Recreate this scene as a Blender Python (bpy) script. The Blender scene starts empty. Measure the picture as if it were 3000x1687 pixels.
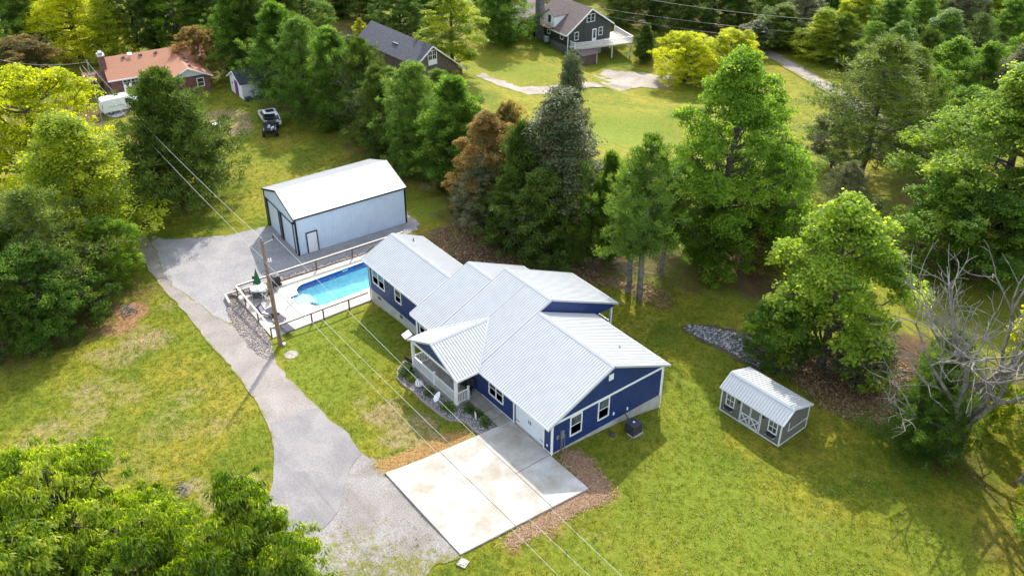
import bpy, bmesh, math, random
import numpy as np
from mathutils import Vector, Matrix
from mathutils.geometry import tessellate_polygon, delaunay_2d_cdt

random.seed(7); RNG = np.random.default_rng(11)
SC = bpy.context.scene; COL = SC.collection
PI = math.pi

# ------------------------------------------------------------------ camera
FPX = 2733.17; CX, CY = 1500.0, 843.5
YAW, PITCH = math.radians(142.4), math.radians(32.92)
CAM = np.array([35.412, -30.631, 43.581])
FW = np.array([math.cos(YAW)*math.cos(PITCH), math.sin(YAW)*math.cos(PITCH), -math.sin(PITCH)])
RT = np.array([math.sin(YAW), -math.cos(YAW), 0.0]); UP = np.cross(RT, FW)
cd = bpy.data.cameras.new('camera'); cam = bpy.data.objects.new('camera', cd); COL.objects.link(cam)
cam.matrix_world = Matrix(((RT[0], UP[0], -FW[0], CAM[0]), (RT[1], UP[1], -FW[1], CAM[1]), (RT[2], UP[2], -FW[2], CAM[2]), (0, 0, 0, 1)))
cd.sensor_width = 36; cd.lens = FPX/3000*36; cd.clip_start = 0.5; cd.clip_end = 3000
SC.camera = cam

# ------------------------------------------------------------------ sky, sun, exposure
W = bpy.data.worlds.new('World'); SC.world = W; W.use_nodes = True
wn = W.node_tree; sky = wn.nodes.new('ShaderNodeTexSky'); sky.sky_type = 'NISHITA'; sky.sun_disc = False
SUN_EL, SUN_AZ = 40.5, 135.0
sky.sun_elevation = math.radians(SUN_EL); sky.sun_rotation = math.radians(90-SUN_AZ)
sky.altitude = 250; sky.air_density = 1.0; sky.dust_density = 1.2; sky.ozone_density = 1.0
bg = wn.nodes['Background']; bg.inputs[1].default_value = 0.15
hz = wn.nodes.new('ShaderNodeHueSaturation'); hz.inputs['Saturation'].default_value = .55; hz.inputs['Value'].default_value = 1.15   # thin high cloud pales the blue
wn.links.new(sky.outputs[0], hz.inputs['Color']); wn.links.new(hz.outputs[0], bg.inputs[0])
sl = bpy.data.lights.new('sun', 'SUN'); sl.energy = 2.15; sl.angle = math.radians(0.53); sl.color = (1.0, 0.94, 0.84)
so = bpy.data.objects.new('sun', sl); COL.objects.link(so)
sv = Vector((math.cos(math.radians(SUN_AZ))*math.cos(math.radians(SUN_EL)), math.sin(math.radians(SUN_AZ))*math.cos(math.radians(SUN_EL)), math.sin(math.radians(SUN_EL))))
so.rotation_euler = sv.to_track_quat('Z', 'Y').to_euler(); so.location = (-60, 60, 80)
SC.view_settings.view_transform = 'Standard'; SC.view_settings.look = 'None'
SC.view_settings.exposure = 1.57; SC.view_settings.gamma = 1.0; SC.view_settings.use_curve_mapping = False
SC.cycles.max_bounces = 8; SC.cycles.transparent_max_bounces = 12

# ------------------------------------------------------------------ terrain function and pixel helper
TP = np.array([(0,0,-.13),(-3,-5,-.16),(2,-5,-.16),(3.5,-9,-.2),(-5,-9,-.2),(-4,-1.5,-.16),(4,-1,-.22),(-8,-2,-.25),(-11,-4,-.35),(-14,-3,-.5),(-17,0.5,-.85),(-19.5,.8,-.98),(-22,.5,-1.1),(-25.3,.8,-1.38),
 (-25,-4,-1.38),(-25.2,-8.5,-1.35),(-23.9,-8.5,-1.12),(-20,-5,-.95),(-29,-9.5,-1.5),(-33,-9.5,-1.6),(-27,-11,-1.3),(-22,-12,-1.0),(-15,-12,-.6),(-8,-12,-.3),(0,-13,-.25),(8,-9,-.3),
 (-33.2,-4,-1.45),(-33,2,-1.45),(-33,8,-1.5),(-36,0,-1.5),(-36,6,-1.5),(-36,11,-1.5),(-40,-3,-1.5),(-44,0,-1.5),(-44,11,-1.6),(-45,-12,-1.6),(-40,-9,-1.5),
 (-28,-20,-1.4),(-18,-22,-1.0),(-8,-25,-.5),(4,-25,-.2),(-40,-25,-1.9),(-60,-15,-1.9),(-20,-40,-1.0),
 (0.3,2,-.2),(0.3,5,-.34),(0.3,7.2,-.46),(0.3,8.7,-1.0),(0.3,10.3,-1.55),(1.5,6.5,-.75),(4,4,-.5),(5,8,-1.1),(9,2,-.6),(3,14,-1.7),(8,14.5,-1.75),(8,18,-2.0),(15,8,-1.1),(20,16,-1.8),(14,0,-.6),(20,-5,-.5),
 (-8,14,-1.9),(-14,14,-1.9),(-18,12,-1.8),(-22,10,-1.7),(-25,12,-1.8),(-30,14,-1.8),(-17,7,-1.7),(-25,7,-1.6),
 (-8,22,-2.7),(-20,22,-2.6),(6,28,-3.0),(20,30,-3.0),(-5,36,-4.2),(-40,22,-2.3),(-55,10,-2.0),(-55,0,-1.9),(-70,8,-2.2),(-82,-3,-2.2),(-83,8,-2.2),(-90,2,-2.2),(-78,14,-2.2),(-62,20,-2.6),(-95,-8,-2.2),(-85,-20,-2.2),(-110,10,-3),
 (-35,35,-4.2),(-50,35,-4.0),(-25,48,-5.6),(-70,38,-5.0),(-55,50,-6.8),(-40,60,-7.2),(-65,60,-7.8),(-73,62,-8.0),(-82,66,-8.6),(-90,68,-8.6),(-78,74,-10.6),(-72,73,-10.7),(-72,82,-10.6),(-60,76,-10.2),(-58,82,-10.2),(-85,90,-10.),(-66,70,-9.9),(-100,50,-6),
 (-40,80,-8.6),(-25,75,-7.6),(-10,60,-6.2),(10,50,-5),(-40,110,-10),(-80,120,-11),(-120,80,-10),(-150,0,-4),(0,120,-9),(40,60,-5),(50,0,-1.5),(30,-40,-.5),(-200,200,-10),(-60,-60,-2)], float)
def terr(x, y):
    x = np.asarray(x, float); y = np.asarray(y, float); sh = x.shape
    X = x.ravel()[:, None]; Y = y.ravel()[:, None]
    d2 = (X-TP[:, 0])**2+(Y-TP[:, 1])**2
    w = 1/(d2+4.)**1.7
    return ((w*TP[:, 2]).sum(1)/w.sum(1)).reshape(sh)+.02*np.sin(x*.7+1.3*np.sin(y*.31))*np.sin(y*.55+x*.12)
def tz(x, y): return float(terr(np.array([x]), np.array([y]))[0])
def ray(u, v): return FW*FPX+RT*(u-CX)-UP*(v-CY)
def at_z(u, v, z): d = ray(u, v); return CAM+d*((z-CAM[2])/d[2])
def at(u, v):                                   # photo pixel -> point on the ground
    z = -1.0
    for _ in range(30):
        g = at_z(u, v, z); z = z*.5+tz(g[0], g[1])*.5
    g = at_z(u, v, z); return Vector((g[0], g[1], tz(g[0], g[1])))
KD = 3000/2576
def atd(u, v): return at(u*KD, v*KD)
def on_x(u, v, x): d = ray(u, v); return CAM+d*((x-CAM[0])/d[0])
def proj(p):
    q = np.array(p)-CAM; w = q@FW; return CX+FPX*(q@RT)/w, CY-FPX*(q@UP)/w, w

# ------------------------------------------------------------------ materials
M = {}
def mat(name, col, rough=.7, metal=0., spec=.5, noise=0., nscale=3., bump=0., bscale=40., col2=None, trans=0., coat=0.):
    m = bpy.data.materials.new(name); m.use_nodes = True; nt = m.node_tree; b = nt.nodes['Principled BSDF']
    b.inputs['Base Color'].default_value = (*col, 1); b.inputs['Roughness'].default_value = rough; b.inputs['Metallic'].default_value = metal
    b.inputs['Specular IOR Level'].default_value = spec
    if coat: b.inputs['Coat Weight'].default_value = coat
    if noise or col2 or bump:
        tc = nt.nodes.new('ShaderNodeTexCoord')
    if noise or col2:
        nz = nt.nodes.new('ShaderNodeTexNoise'); nz.inputs['Scale'].default_value = nscale; nz.inputs['Detail'].default_value = 6
        nt.links.new(tc.outputs['Object'], nz.inputs['Vector'])
        c2 = col2 if col2 else tuple(c*(1-noise) for c in col)
        c1 = col if col2 else tuple(min(1, c*(1+noise)) for c in col)
        rp = nt.nodes.new('ShaderNodeValToRGB'); rp.color_ramp.elements[0].position = .35; rp.color_ramp.elements[1].position = .65
        rp.color_ramp.elements[0].color = (*c2, 1); rp.color_ramp.elements[1].color = (*c1, 1)
        nt.links.new(nz.outputs['Fac'], rp.inputs['Fac']); nt.links.new(rp.outputs['Color'], b.inputs['Base Color'])
    if bump:
        n2 = nt.nodes.new('ShaderNodeTexNoise'); n2.inputs['Scale'].default_value = bscale; n2.inputs['Detail'].default_value = 4
        nt.links.new(tc.outputs['Object'], n2.inputs['Vector'])
        bp = nt.nodes.new('ShaderNodeBump'); bp.inputs['Strength'].default_value = bump; bp.inputs['Distance'].default_value = .02
        nt.links.new(n2.outputs['Fac'], bp.inputs['Height']); nt.links.new(bp.outputs['Normal'], b.inputs['Normal'])
    M[name] = m; return m
def NN(nt, t, **kw):
    n = nt.nodes.new(t)
    for k, v in kw.items(): setattr(n, k, v)
    return n
def leafmat(name, dark, mid, light, trans=.58, rough=.5):
    m = bpy.data.materials.new(name); m.use_nodes = True; nt = m.node_tree; nt.nodes.clear()
    out = NN(nt, 'ShaderNodeOutputMaterial'); at_ = NN(nt, 'ShaderNodeAttribute', attribute_name='tint')
    oi = NN(nt, 'ShaderNodeObjectInfo'); rp = NN(nt, 'ShaderNodeValToRGB')
    e = rp.color_ramp.elements; e[0].position = .12; e[0].color = (*dark, 1); e[1].position = .9; e[1].color = (*light, 1)
    k = e.new(.5); k.color = (*mid, 1)
    ad = NN(nt, 'ShaderNodeMath', operation='MULTIPLY_ADD'); ad.inputs[1].default_value = .22; ad.inputs[2].default_value = -.11
    nt.links.new(oi.outputs['Random'], ad.inputs[0])
    a2 = NN(nt, 'ShaderNodeMath', operation='ADD'); nt.links.new(at_.outputs['Fac'], a2.inputs[0]); nt.links.new(ad.outputs[0], a2.inputs[1])
    nt.links.new(a2.outputs[0], rp.inputs['Fac'])
    pb = NN(nt, 'ShaderNodeBsdfPrincipled'); pb.inputs['Roughness'].default_value = rough; pb.inputs['Specular IOR Level'].default_value = .22
    tr = NN(nt, 'ShaderNodeBsdfTranslucent'); mx = NN(nt, 'ShaderNodeMixShader'); mx.inputs[0].default_value = trans
    hs = NN(nt, 'ShaderNodeHueSaturation'); hs.inputs['Hue'].default_value = .497; hs.inputs['Saturation'].default_value = 1.08; hs.inputs['Value'].default_value = 2.0
    nt.links.new(rp.outputs[0], pb.inputs['Base Color']); nt.links.new(rp.outputs[0], hs.inputs['Color']); nt.links.new(hs.outputs[0], tr.inputs['Color'])
    nt.links.new(pb.outputs[0], mx.inputs[1]); nt.links.new(tr.outputs[0], mx.inputs[2]); nt.links.new(mx.outputs[0], out.inputs[0])
    M[name] = m; return m

mat('blue_siding', (.017, .035, .15), .45, noise=.12, nscale=1.2)
mat('white_trim', (.78, .78, .78), .45)
mat('metal_roof', (.50, .505, .50), .42, metal=.0, spec=.5, noise=.03, nscale=1.3)
mat('roof_trim', (.40, .42, .43), .4)
mat('foundation', (.42, .42, .40), .85, col2=(.33, .31, .27), nscale=1.4, bump=.4, bscale=18)
mat('dark_glass', (.028, .034, .042), .05, spec=.8)
mat('curtain_glass', (.05, .06, .07), .05, spec=.8, col2=(.14, .15, .155), nscale=2.5)
mat('garage_white', (.66, .70, .74), .5)
mat('black', (.012, .012, .014), .5)
mat('charcoal', (.05, .05, .055), .6)
mat('navy_trim', (.014, .016, .035), .5)
mat('barn_wall', (.66, .76, .86), .45, metal=.15, noise=.03, nscale=1)
mat('barn_roof', (.47, .475, .48), .32, metal=.2, noise=.03, nscale=1)
mat('grey_metal', (.33, .35, .37), .4, metal=.6)
mat('ac_grey', (.026, .034, .058), .5)
mat('shed_siding', (.135, .13, .115), .75, noise=.1, nscale=6)
mat('shed_trim', (.62, .64, .65), .5)
mat('plastic_white', (.8, .8, .8), .4)
mat('pole_wood', (.30, .175, .105), .85, col2=(.17, .11, .075), nscale=5, bump=.5, bscale=25)
mat('rail_wood', (.62, .55, .46), .75, col2=(.50, .42, .33), nscale=5)
mat('post_wood', (.20, .12, .07), .8, col2=(.12, .075, .05), nscale=6)
mat('deck_wood', (.16, .09, .055), .8, noise=.25, nscale=4)
mat('umbrella_green', (.01, .11, .045), .7)
mat('lounge_fabric', (.055, .045, .07), .8)
mat('lounge_light', (.45, .42, .45), .7)
mat('tinted_table', (.45, .52, .50), .08, spec=.7)
mat('chrome', (.7, .72, .74), .2, metal=.9)
mat('brick', (.17, .055, .035), .85, col2=(.10, .04, .03), nscale=9)
mat('orange_shingle', (.40, .185, .105), .85, col2=(.34, .15, .085), nscale=5, bump=.3, bscale=30)
mat('brown_shingle', (.17, .125, .11), .85, col2=(.115, .085, .08), nscale=3, bump=.3, bscale=30)
mat('grey_shingle', (.105, .105, .125), .85, col2=(.075, .075, .09), nscale=3, bump=.3, bscale=30)
mat('dark_shingle', (.035, .04, .055), .85, noise=.2, nscale=5)
mat('green_siding', (.038, .05, .045), .6, noise=.1, nscale=2)
mat('brown_siding', (.12, .085, .07), .7, noise=.15, nscale=3)
mat('pale_siding', (.55, .60, .62), .6)
mat('stone', (.19, .18, .165), .9, col2=(.09, .085, .085), nscale=2.2, bump=.9, bscale=5)
mat('van_white', (.80, .81, .82), .25, coat=.5)
mat('tyre', (.015, .015, .015), .8)
mat('magenta', (.20, .03, .16), .6)
mat('bark', (.115, .095, .075), .9, col2=(.06, .048, .04), nscale=3, bump=.6, bscale=10)
mat('pale_bark', (.25, .23, .20), .9, col2=(.11, .095, .08), nscale=2.2, bump=.6, bscale=10)
mat('dark_bark', (.055, .045, .04), .9, noise=.3, nscale=4)
mat('rust_leaf', (.19, .07, .03), .8, col2=(.10, .04, .022), nscale=2)
mat('rubble', (.3, .27, .22), .9, noise=.3, nscale=4)
mat('aluminium_wire', (.50, .50, .48), .6)
mat('red_flower', (.35, .02, .03), .7)
mat('terracotta', (.18, .05, .03), .8)
mat('liner_blue', (.012, .09, .42), .5, col2=(.02, .14, .52), nscale=6)
mat('liner_pale', (.34, .88, .90), .6, col2=(.20, .74, .86), nscale=1.6)
mat('pool_white', (.86, .88, .88), .5)
mat('step_stone', (.42, .38, .33), .85, noise=.2, nscale=5)
mat('edging', (.40, .34, .285), .9, col2=(.26, .21, .18), nscale=7, bump=.4, bscale=30)

leafmat('leaf_bright', (.064, .126, .011), (.150, .250, .024), (.27, .365, .05))
leafmat('leaf_green', (.046, .097, .014), (.096, .178, .024), (.19, .275, .042))
leafmat('leaf_yellow', (.22, .25, .012), (.42, .45, .018), (.62, .60, .035))
leafmat('leaf_lime', (.13, .19, .016), (.27, .33, .026), (.45, .45, .045))
leafmat('leaf_hickory', (.065, .118, .009), (.165, .245, .016), (.36, .40, .045), trans=.48, rough=.40)
leafmat('leaf_cedar', (.042, .074, .009), (.080, .132, .014), (.15, .215, .028), trans=.22)
leafmat('leaf_cedar_light', (.070, .125, .016), (.125, .22, .026), (.24, .33, .045), trans=.28)
leafmat('leaf_pine', (.055, .092, .009), (.122, .18, .016), (.235, .285, .034), trans=.25)
leafmat('leaf_rust', (.10, .10, .030), (.21, .155, .048), (.40, .24, .075))
leafmat('leaf_fresh', (.10, .165, .020), (.21, .30, .034), (.38, .44, .065))
leafmat('leaf_olive', (.065, .09, .035), (.14, .155, .065), (.27, .25, .12), trans=.3)
leafmat('leaf_dead', (.09, .036, .02), (.19, .07, .034), (.28, .13, .06), trans=.2)

# ------------------------------------------------------------------ object helpers
def put(o, parent=None, label=None, cat=None, group=None, kind=None):
    COL.objects.link(o)
    if parent is not None: o.parent = parent
    if label: o['label'] = label
    if cat: o['category'] = cat
    if group: o['group'] = group
    if kind: o['kind'] = kind
    return o
def thing(name, label, cat, loc=(0, 0, 0), rotz=0., group=None):
    o = bpy.data.objects.new(name, None); o.empty_display_size = .3; put(o, None, label, cat, group)
    o.location = loc; o.rotation_euler = (0, 0, rotz); return o
def setp(o, label=None, cat=None, group=None, kind=None):
    for k, v in (('label', label), ('category', cat), ('group', group), ('kind', kind)):
        if v: o[k] = v
    return o
def copy_tree(o, parent=None):
    c = o.copy(); COL.objects.link(c); c.parent = parent
    for ch in list(o.children): copy_tree(ch, c)
    return c
class MB:
    def __init__(s): s.v = []; s.f = []
    def add(s, vs, fs):
        k = len(s.v); s.v += [tuple(map(float, q)) for q in vs]; s.f += [tuple(i+k for i in f) for f in fs]; return s
    def box(s, x0, x1, y0, y1, z0, z1):
        return s.add([(x0, y0, z0), (x1, y0, z0), (x1, y1, z0), (x0, y1, z0), (x0, y0, z1), (x1, y0, z1), (x1, y1, z1), (x0, y1, z1)],
                     [(3, 2, 1, 0), (4, 5, 6, 7), (0, 1, 5, 4), (1, 2, 6, 5), (2, 3, 7, 6), (3, 0, 4, 7)])
    def obox(s, c, ax, ay, az):                 # centre and three half-axis vectors
        c, ax, ay, az = map(Vector, (c, ax, ay, az))
        P = [c+sx*ax+sy*ay+sz*az for sz in (-1, 1) for sx, sy in ((-1, -1), (1, -1), (1, 1), (-1, 1))]
        return s.add(P, [(3, 2, 1, 0), (4, 5, 6, 7), (0, 1, 5, 4), (1, 2, 6, 5), (2, 3, 7, 6), (3, 0, 4, 7)])
    def bar(s, a, b, w, h=None):                # rectangular bar a->b
        a, b = Vector(a), Vector(b); d = b-a; L = d.length; d.normalize(); h = h or w
        up = Vector((0, 0, 1)) if abs(d.z) < .95 else Vector((0, 1, 0))
        sx = d.cross(up).normalized(); sz = sx.cross(d).normalized()
        return s.obox((a+b)/2, d*L/2, sx*w/2, sz*h/2)
    def cyl(s, a, b, r0, r1=None, n=8, caps=True):
        a, b = Vector(a), Vector(b); r1 = r0 if r1 is None else r1; d = (b-a).normalized()
        up = Vector((0, 0, 1)) if abs(d.z) < .9 else Vector((1, 0, 0)); e1 = d.cross(up).normalized(); e2 = d.cross(e1)
        vs = [a+(e1*math.cos(2*PI*i/n)+e2*math.sin(2*PI*i/n))*r0 for i in range(n)]+[b+(e1*math.cos(2*PI*i/n)+e2*math.sin(2*PI*i/n))*r1 for i in range(n)]
        fs = [(i, (i+1) % n, n+(i+1) % n, n+i) for i in range(n)]
        if caps: fs += [tuple(range(n-1, -1, -1)), tuple(range(n, 2*n))]
        return s.add(vs, fs)
    def tube(s, pts, r, n=6):
        for i in range(len(pts)-1):
            ra = r[i] if isinstance(r, (list, tuple)) else r; rb = r[i+1] if isinstance(r, (list, tuple)) else r
            s.cyl(pts[i], pts[i+1], ra, rb, n, caps=(i == 0 or i == len(pts)-2))
        return s
    def prism(s, poly, off):                    # planar 3d polygon extruded by vector off
        n = len(poly); off = Vector(off); P = [Vector(p) for p in poly]
        return s.add(P+[p+off for p in P], [tuple(range(n-1, -1, -1)), tuple(range(n, 2*n))]+[(i, (i+1) % n, n+(i+1) % n, n+i) for i in range(n)])
    def lathe(s, prof, c=(0, 0, 0), n=12):      # profile of (r, z)
        c = Vector(c); m = len(prof)
        vs = [c+Vector((r*math.cos(2*PI*i/n), r*math.sin(2*PI*i/n), z)) for r, z in prof for i in range(n)]
        fs = [(j*n+i, j*n+(i+1) % n, (j+1)*n+(i+1) % n, (j+1)*n+i) for j in range(m-1) for i in range(n)]
        fs += [tuple(range(n-1, -1, -1)), tuple((m-1)*n+i for i in range(n))]
        return s.add(vs, fs)
    def mesh(s, name, m, smooth=False):
        me = bpy.data.meshes.new(name); me.from_pydata(s.v, [], s.f)
        bm = bmesh.new(); bm.from_mesh(me); bmesh.ops.recalc_face_normals(bm, faces=bm.faces); bm.to_mesh(me); bm.free()
        me.materials.append(M[m] if isinstance(m, str) else m)
        if smooth: me.polygons.foreach_set('use_smooth', [True]*len(me.polygons))
        return me
    def build(s, name, m, parent=None, smooth=False, **kw):
        return put(bpy.data.objects.new(name, s.mesh(name, m, smooth)), parent, **kw)
def inst(name, me, parent=None, loc=(0, 0, 0), rot=(0, 0, 0), scale=(1, 1, 1), **kw):
    o = bpy.data.objects.new(name, me); put(o, parent, **kw); o.location = loc; o.rotation_euler = rot; o.scale = scale; return o
def npmesh(name, V, F, m, tint=None):
    me = bpy.data.meshes.new(name); nf, k = F.shape
    me.vertices.add(len(V)); me.vertices.foreach_set('co', np.ascontiguousarray(V, np.float32).ravel())
    me.loops.add(nf*k); me.loops.foreach_set('vertex_index', np.ascontiguousarray(F, np.int32).ravel())
    me.polygons.add(nf); me.polygons.foreach_set('loop_start', np.arange(0, nf*k, k, dtype=np.int32))
    me.polygons.foreach_set('loop_total', np.full(nf, k, np.int32))
    if tint is not None:
        a = me.attributes.new('tint', 'FLOAT', 'POINT'); a.data.foreach_set('value', np.ascontiguousarray(tint, np.float32))
    me.update(); me.validate()
    if m: me.materials.append(M[m])
    return me
def in_poly(px, py, poly):
    c = np.zeros(px.shape, bool); n = len(poly)
    for i in range(n):
        x1, y1 = poly[i]; x2, y2 = poly[(i+1) % n]
        if y1 == y2: continue
        c ^= ((y1 > py) != (y2 > py)) & (px < (x2-x1)*(py-y1)/(y2-y1)+x1)
    return c
def smooth_closed(P, step=.6, jitter=0., seed=1):
    rng = random.Random(seed); out = []
    n = len(P)
    for i in range(n):
        a = Vector(P[i][:2]); b = Vector(P[(i+1) % n][:2]); k = max(1, int((b-a).length/step))
        for j in range(k):
            q = a.lerp(b, j/k); out.append((q.x+rng.gauss(0, jitter), q.y+rng.gauss(0, jitter)))
    return out
def drape(name, poly, m, off=.03, step=.9, jitter=.08, seed=1, verge=(), **kw):
    """a sheet that lies on the terrain inside a plan outline"""
    out = smooth_closed(poly, min(step, .7), jitter, seed); n = len(out)
    xs = [p[0] for p in out]; ys = [p[1] for p in out]
    gx, gy = np.meshgrid(np.arange(min(xs), max(xs), step), np.arange(min(ys), max(ys), step))
    k = in_poly(gx, gy, out); pts = [Vector(p) for p in out]+[Vector((a, b)) for a, b in zip(gx[k], gy[k])]
    V, _, F, *_ = delaunay_2d_cdt(pts, [(i, (i+1) % n) for i in range(n)], [], 1, 1e-4)
    X = np.array([v.x for v in V]); Y = np.array([v.y for v in V]); Z = terr(X, Y)+off
    keep = []
    cx = np.array([(X[list(f)].mean(), Y[list(f)].mean()) for f in F]); kk = in_poly(cx[:, 0], cx[:, 1], out)
    mb = MB(); mb.v = list(zip(X, Y, Z)); mb.f = [tuple(f) for f, q in zip(F, kk) if q]
    me = bpy.data.meshes.new(name); me.from_pydata(mb.v, [], mb.f)
    bm = bmesh.new(); bm.from_mesh(me)
    for f in bm.faces:
        if f.normal.z < 0: f.normal_flip()
    bm.to_mesh(me); bm.free(); me.materials.append(M[m])
    me.polygons.foreach_set('use_smooth', [True]*len(me.polygons))
    vx = np.array([q.co[:2] for q in me.vertices]); ed = np.zeros(len(vx)); ed[:n] = 1.0          # 1 along the outline, 0 inside: where grass creeps in
    for u, v, r, w_ in verge:
        g = atd(u, v); ed = np.maximum(ed, w_*np.clip(1.5-np.hypot(vx[:, 0]-g.x, vx[:, 1]-g.y)/r, 0, 1))
    me.attributes.new('edge', 'FLOAT', 'POINT').data.foreach_set('value', ed.astype(np.float32))
    return put(bpy.data.objects.new(name, me), **kw)
def px_poly(L, k=1.0, smooth=2):
    P = [tuple(at(u*k, v*k)[:2]) for u, v in L]
    for _ in range(smooth):
        Q = []
        for i in range(len(P)):
            a, b = P[i], P[(i+1) % len(P)]
            Q += [(a[0]*.78+b[0]*.22, a[1]*.78+b[1]*.22), (a[0]*.22+b[0]*.78, a[1]*.22+b[1]*.78)]
        P = Q
    return P
ICO = None
def ico_arrays():
    global ICO
    if ICO is None:
        bm = bmesh.new(); bmesh.ops.create_icosphere(bm, subdivisions=1, radius=1)
        ICO = (np.array([v.co[:] for v in bm.verts]), np.array([[v.index for v in f.verts] for f in bm.faces])); bm.free()
    return ICO
def stones(name, poly, n, s0, s1, m, off=0., seed=3, **kw):
    rng = np.random.default_rng(seed); xs = [p[0] for p in poly]; ys = [p[1] for p in poly]
    X = rng.uniform(min(xs), max(xs), n*6); Y = rng.uniform(min(ys), max(ys), n*6); k = in_poly(X, Y, poly); X = X[k][:n]; Y = Y[k][:n]; n = len(X)
    bv, bf = ico_arrays(); S = rng.uniform(s0, s1, (n, 1, 1))*rng.uniform(.6, 1.2, (n, 1, 3))*np.array([1, 1, .65])
    V = bv[None]*S*(1+rng.normal(0, .14, (n, len(bv), 1)))
    a = rng.uniform(0, 2*PI, n); c, s = np.cos(a)[:, None], np.sin(a)[:, None]
    V = np.stack([V[..., 0]*c-V[..., 1]*s, V[..., 0]*s+V[..., 1]*c, V[..., 2]], -1)
    V += np.stack([X, Y, terr(X, Y)+off+S[:, 0, 2]*.35], -1)[:, None]
    F = (bf[None]+(np.arange(n)*len(bv))[:, None, None]).reshape(-1, 3)
    return put(bpy.data.objects.new(name, npmesh(name, V.reshape(-1, 3), F, m, np.repeat(rng.uniform(0, 1, n), len(bv)))), **kw)
def flakes(name, poly, n, L, Wd, m, off=.03, tilt=.35, seed=5, soft=.22, **kw):
    """loose flat bits (straws, fallen leaves) lying on the terrain"""
    rng = np.random.default_rng(seed); xs = [p[0] for p in poly]; ys = [p[1] for p in poly]
    X = rng.uniform(min(xs), max(xs), n*5); Y = rng.uniform(min(ys), max(ys), n*5); k = in_poly(X, Y, poly); X = X[k][:n]; Y = Y[k][:n]; n = len(X); X = X+rng.normal(0, soft, n); Y = Y+rng.normal(0, soft, n)
    a = rng.uniform(0, 2*PI, n); l = rng.uniform(.6, 1.3, n)*L/2; w = rng.uniform(.7, 1.3, n)*Wd/2; t = rng.normal(0, tilt, n); t2 = rng.normal(0, tilt, n)
    ax = np.stack([np.cos(a), np.sin(a), t], -1)*l[:, None]; sx = np.stack([-np.sin(a), np.cos(a), t2], -1)*w[:, None]
    c = np.stack([X, Y, terr(X, Y)+off+np.abs(rng.normal(0, .02, n))], -1)
    V = np.stack([c-ax, c+sx, c+ax, c-sx], 1).reshape(-1, 3); F = np.arange(4*n).reshape(-1, 4)
    return put(bpy.data.objects.new(name, npmesh(name, V, F, m, np.repeat(rng.uniform(0, 1, n), 4))), **kw)
def tintmat(name, cols, rough=.85):
    m = bpy.data.materials.new(name); m.use_nodes = True; nt = m.node_tree; b = nt.nodes['Principled BSDF']; b.inputs['Roughness'].default_value = rough
    a = NN(nt, 'ShaderNodeAttribute', attribute_name='tint'); rp = NN(nt, 'ShaderNodeValToRGB'); e = rp.color_ramp.elements
    e[0].color = (*cols[0], 1); e[1].color = (*cols[-1], 1)
    for i, c in enumerate(cols[1:-1]): q = e.new((i+1)/(len(cols)-1)); q.color = (*c, 1)
    nt.links.new(a.outputs['Fac'], rp.inputs['Fac']); nt.links.new(rp.outputs[0], b.inputs['Base Color']); M[name] = m
tintmat('bed_rock', [(.13, .125, .13), (.30, .28, .27), (.52, .48, .45), (.22, .18, .17)])
tintmat('bank_rock', [(.16, .12, .10), (.34, .28, .24), (.48, .42, .38), (.22, .15, .12)])
tintmat('riprap', [(.05, .045, .04), (.16, .15, .15), (.46, .46, .47), (.09, .075, .065)])
tintmat('straw', [(.30, .155, .045), (.44, .25, .07), (.56, .37, .13)])
tintmat('straw_brown', [(.22, .12, .07), (.36, .21, .12), (.50, .33, .20)])
tintmat('leaf_litter', [(.10, .05, .025), (.20, .10, .045), (.34, .24, .13), (.16, .07, .03)])
tintmat('lawn_leaves', [(.05, .035, .02), (.15, .09, .04), (.30, .23, .12), (.07, .05, .03)])

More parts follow.
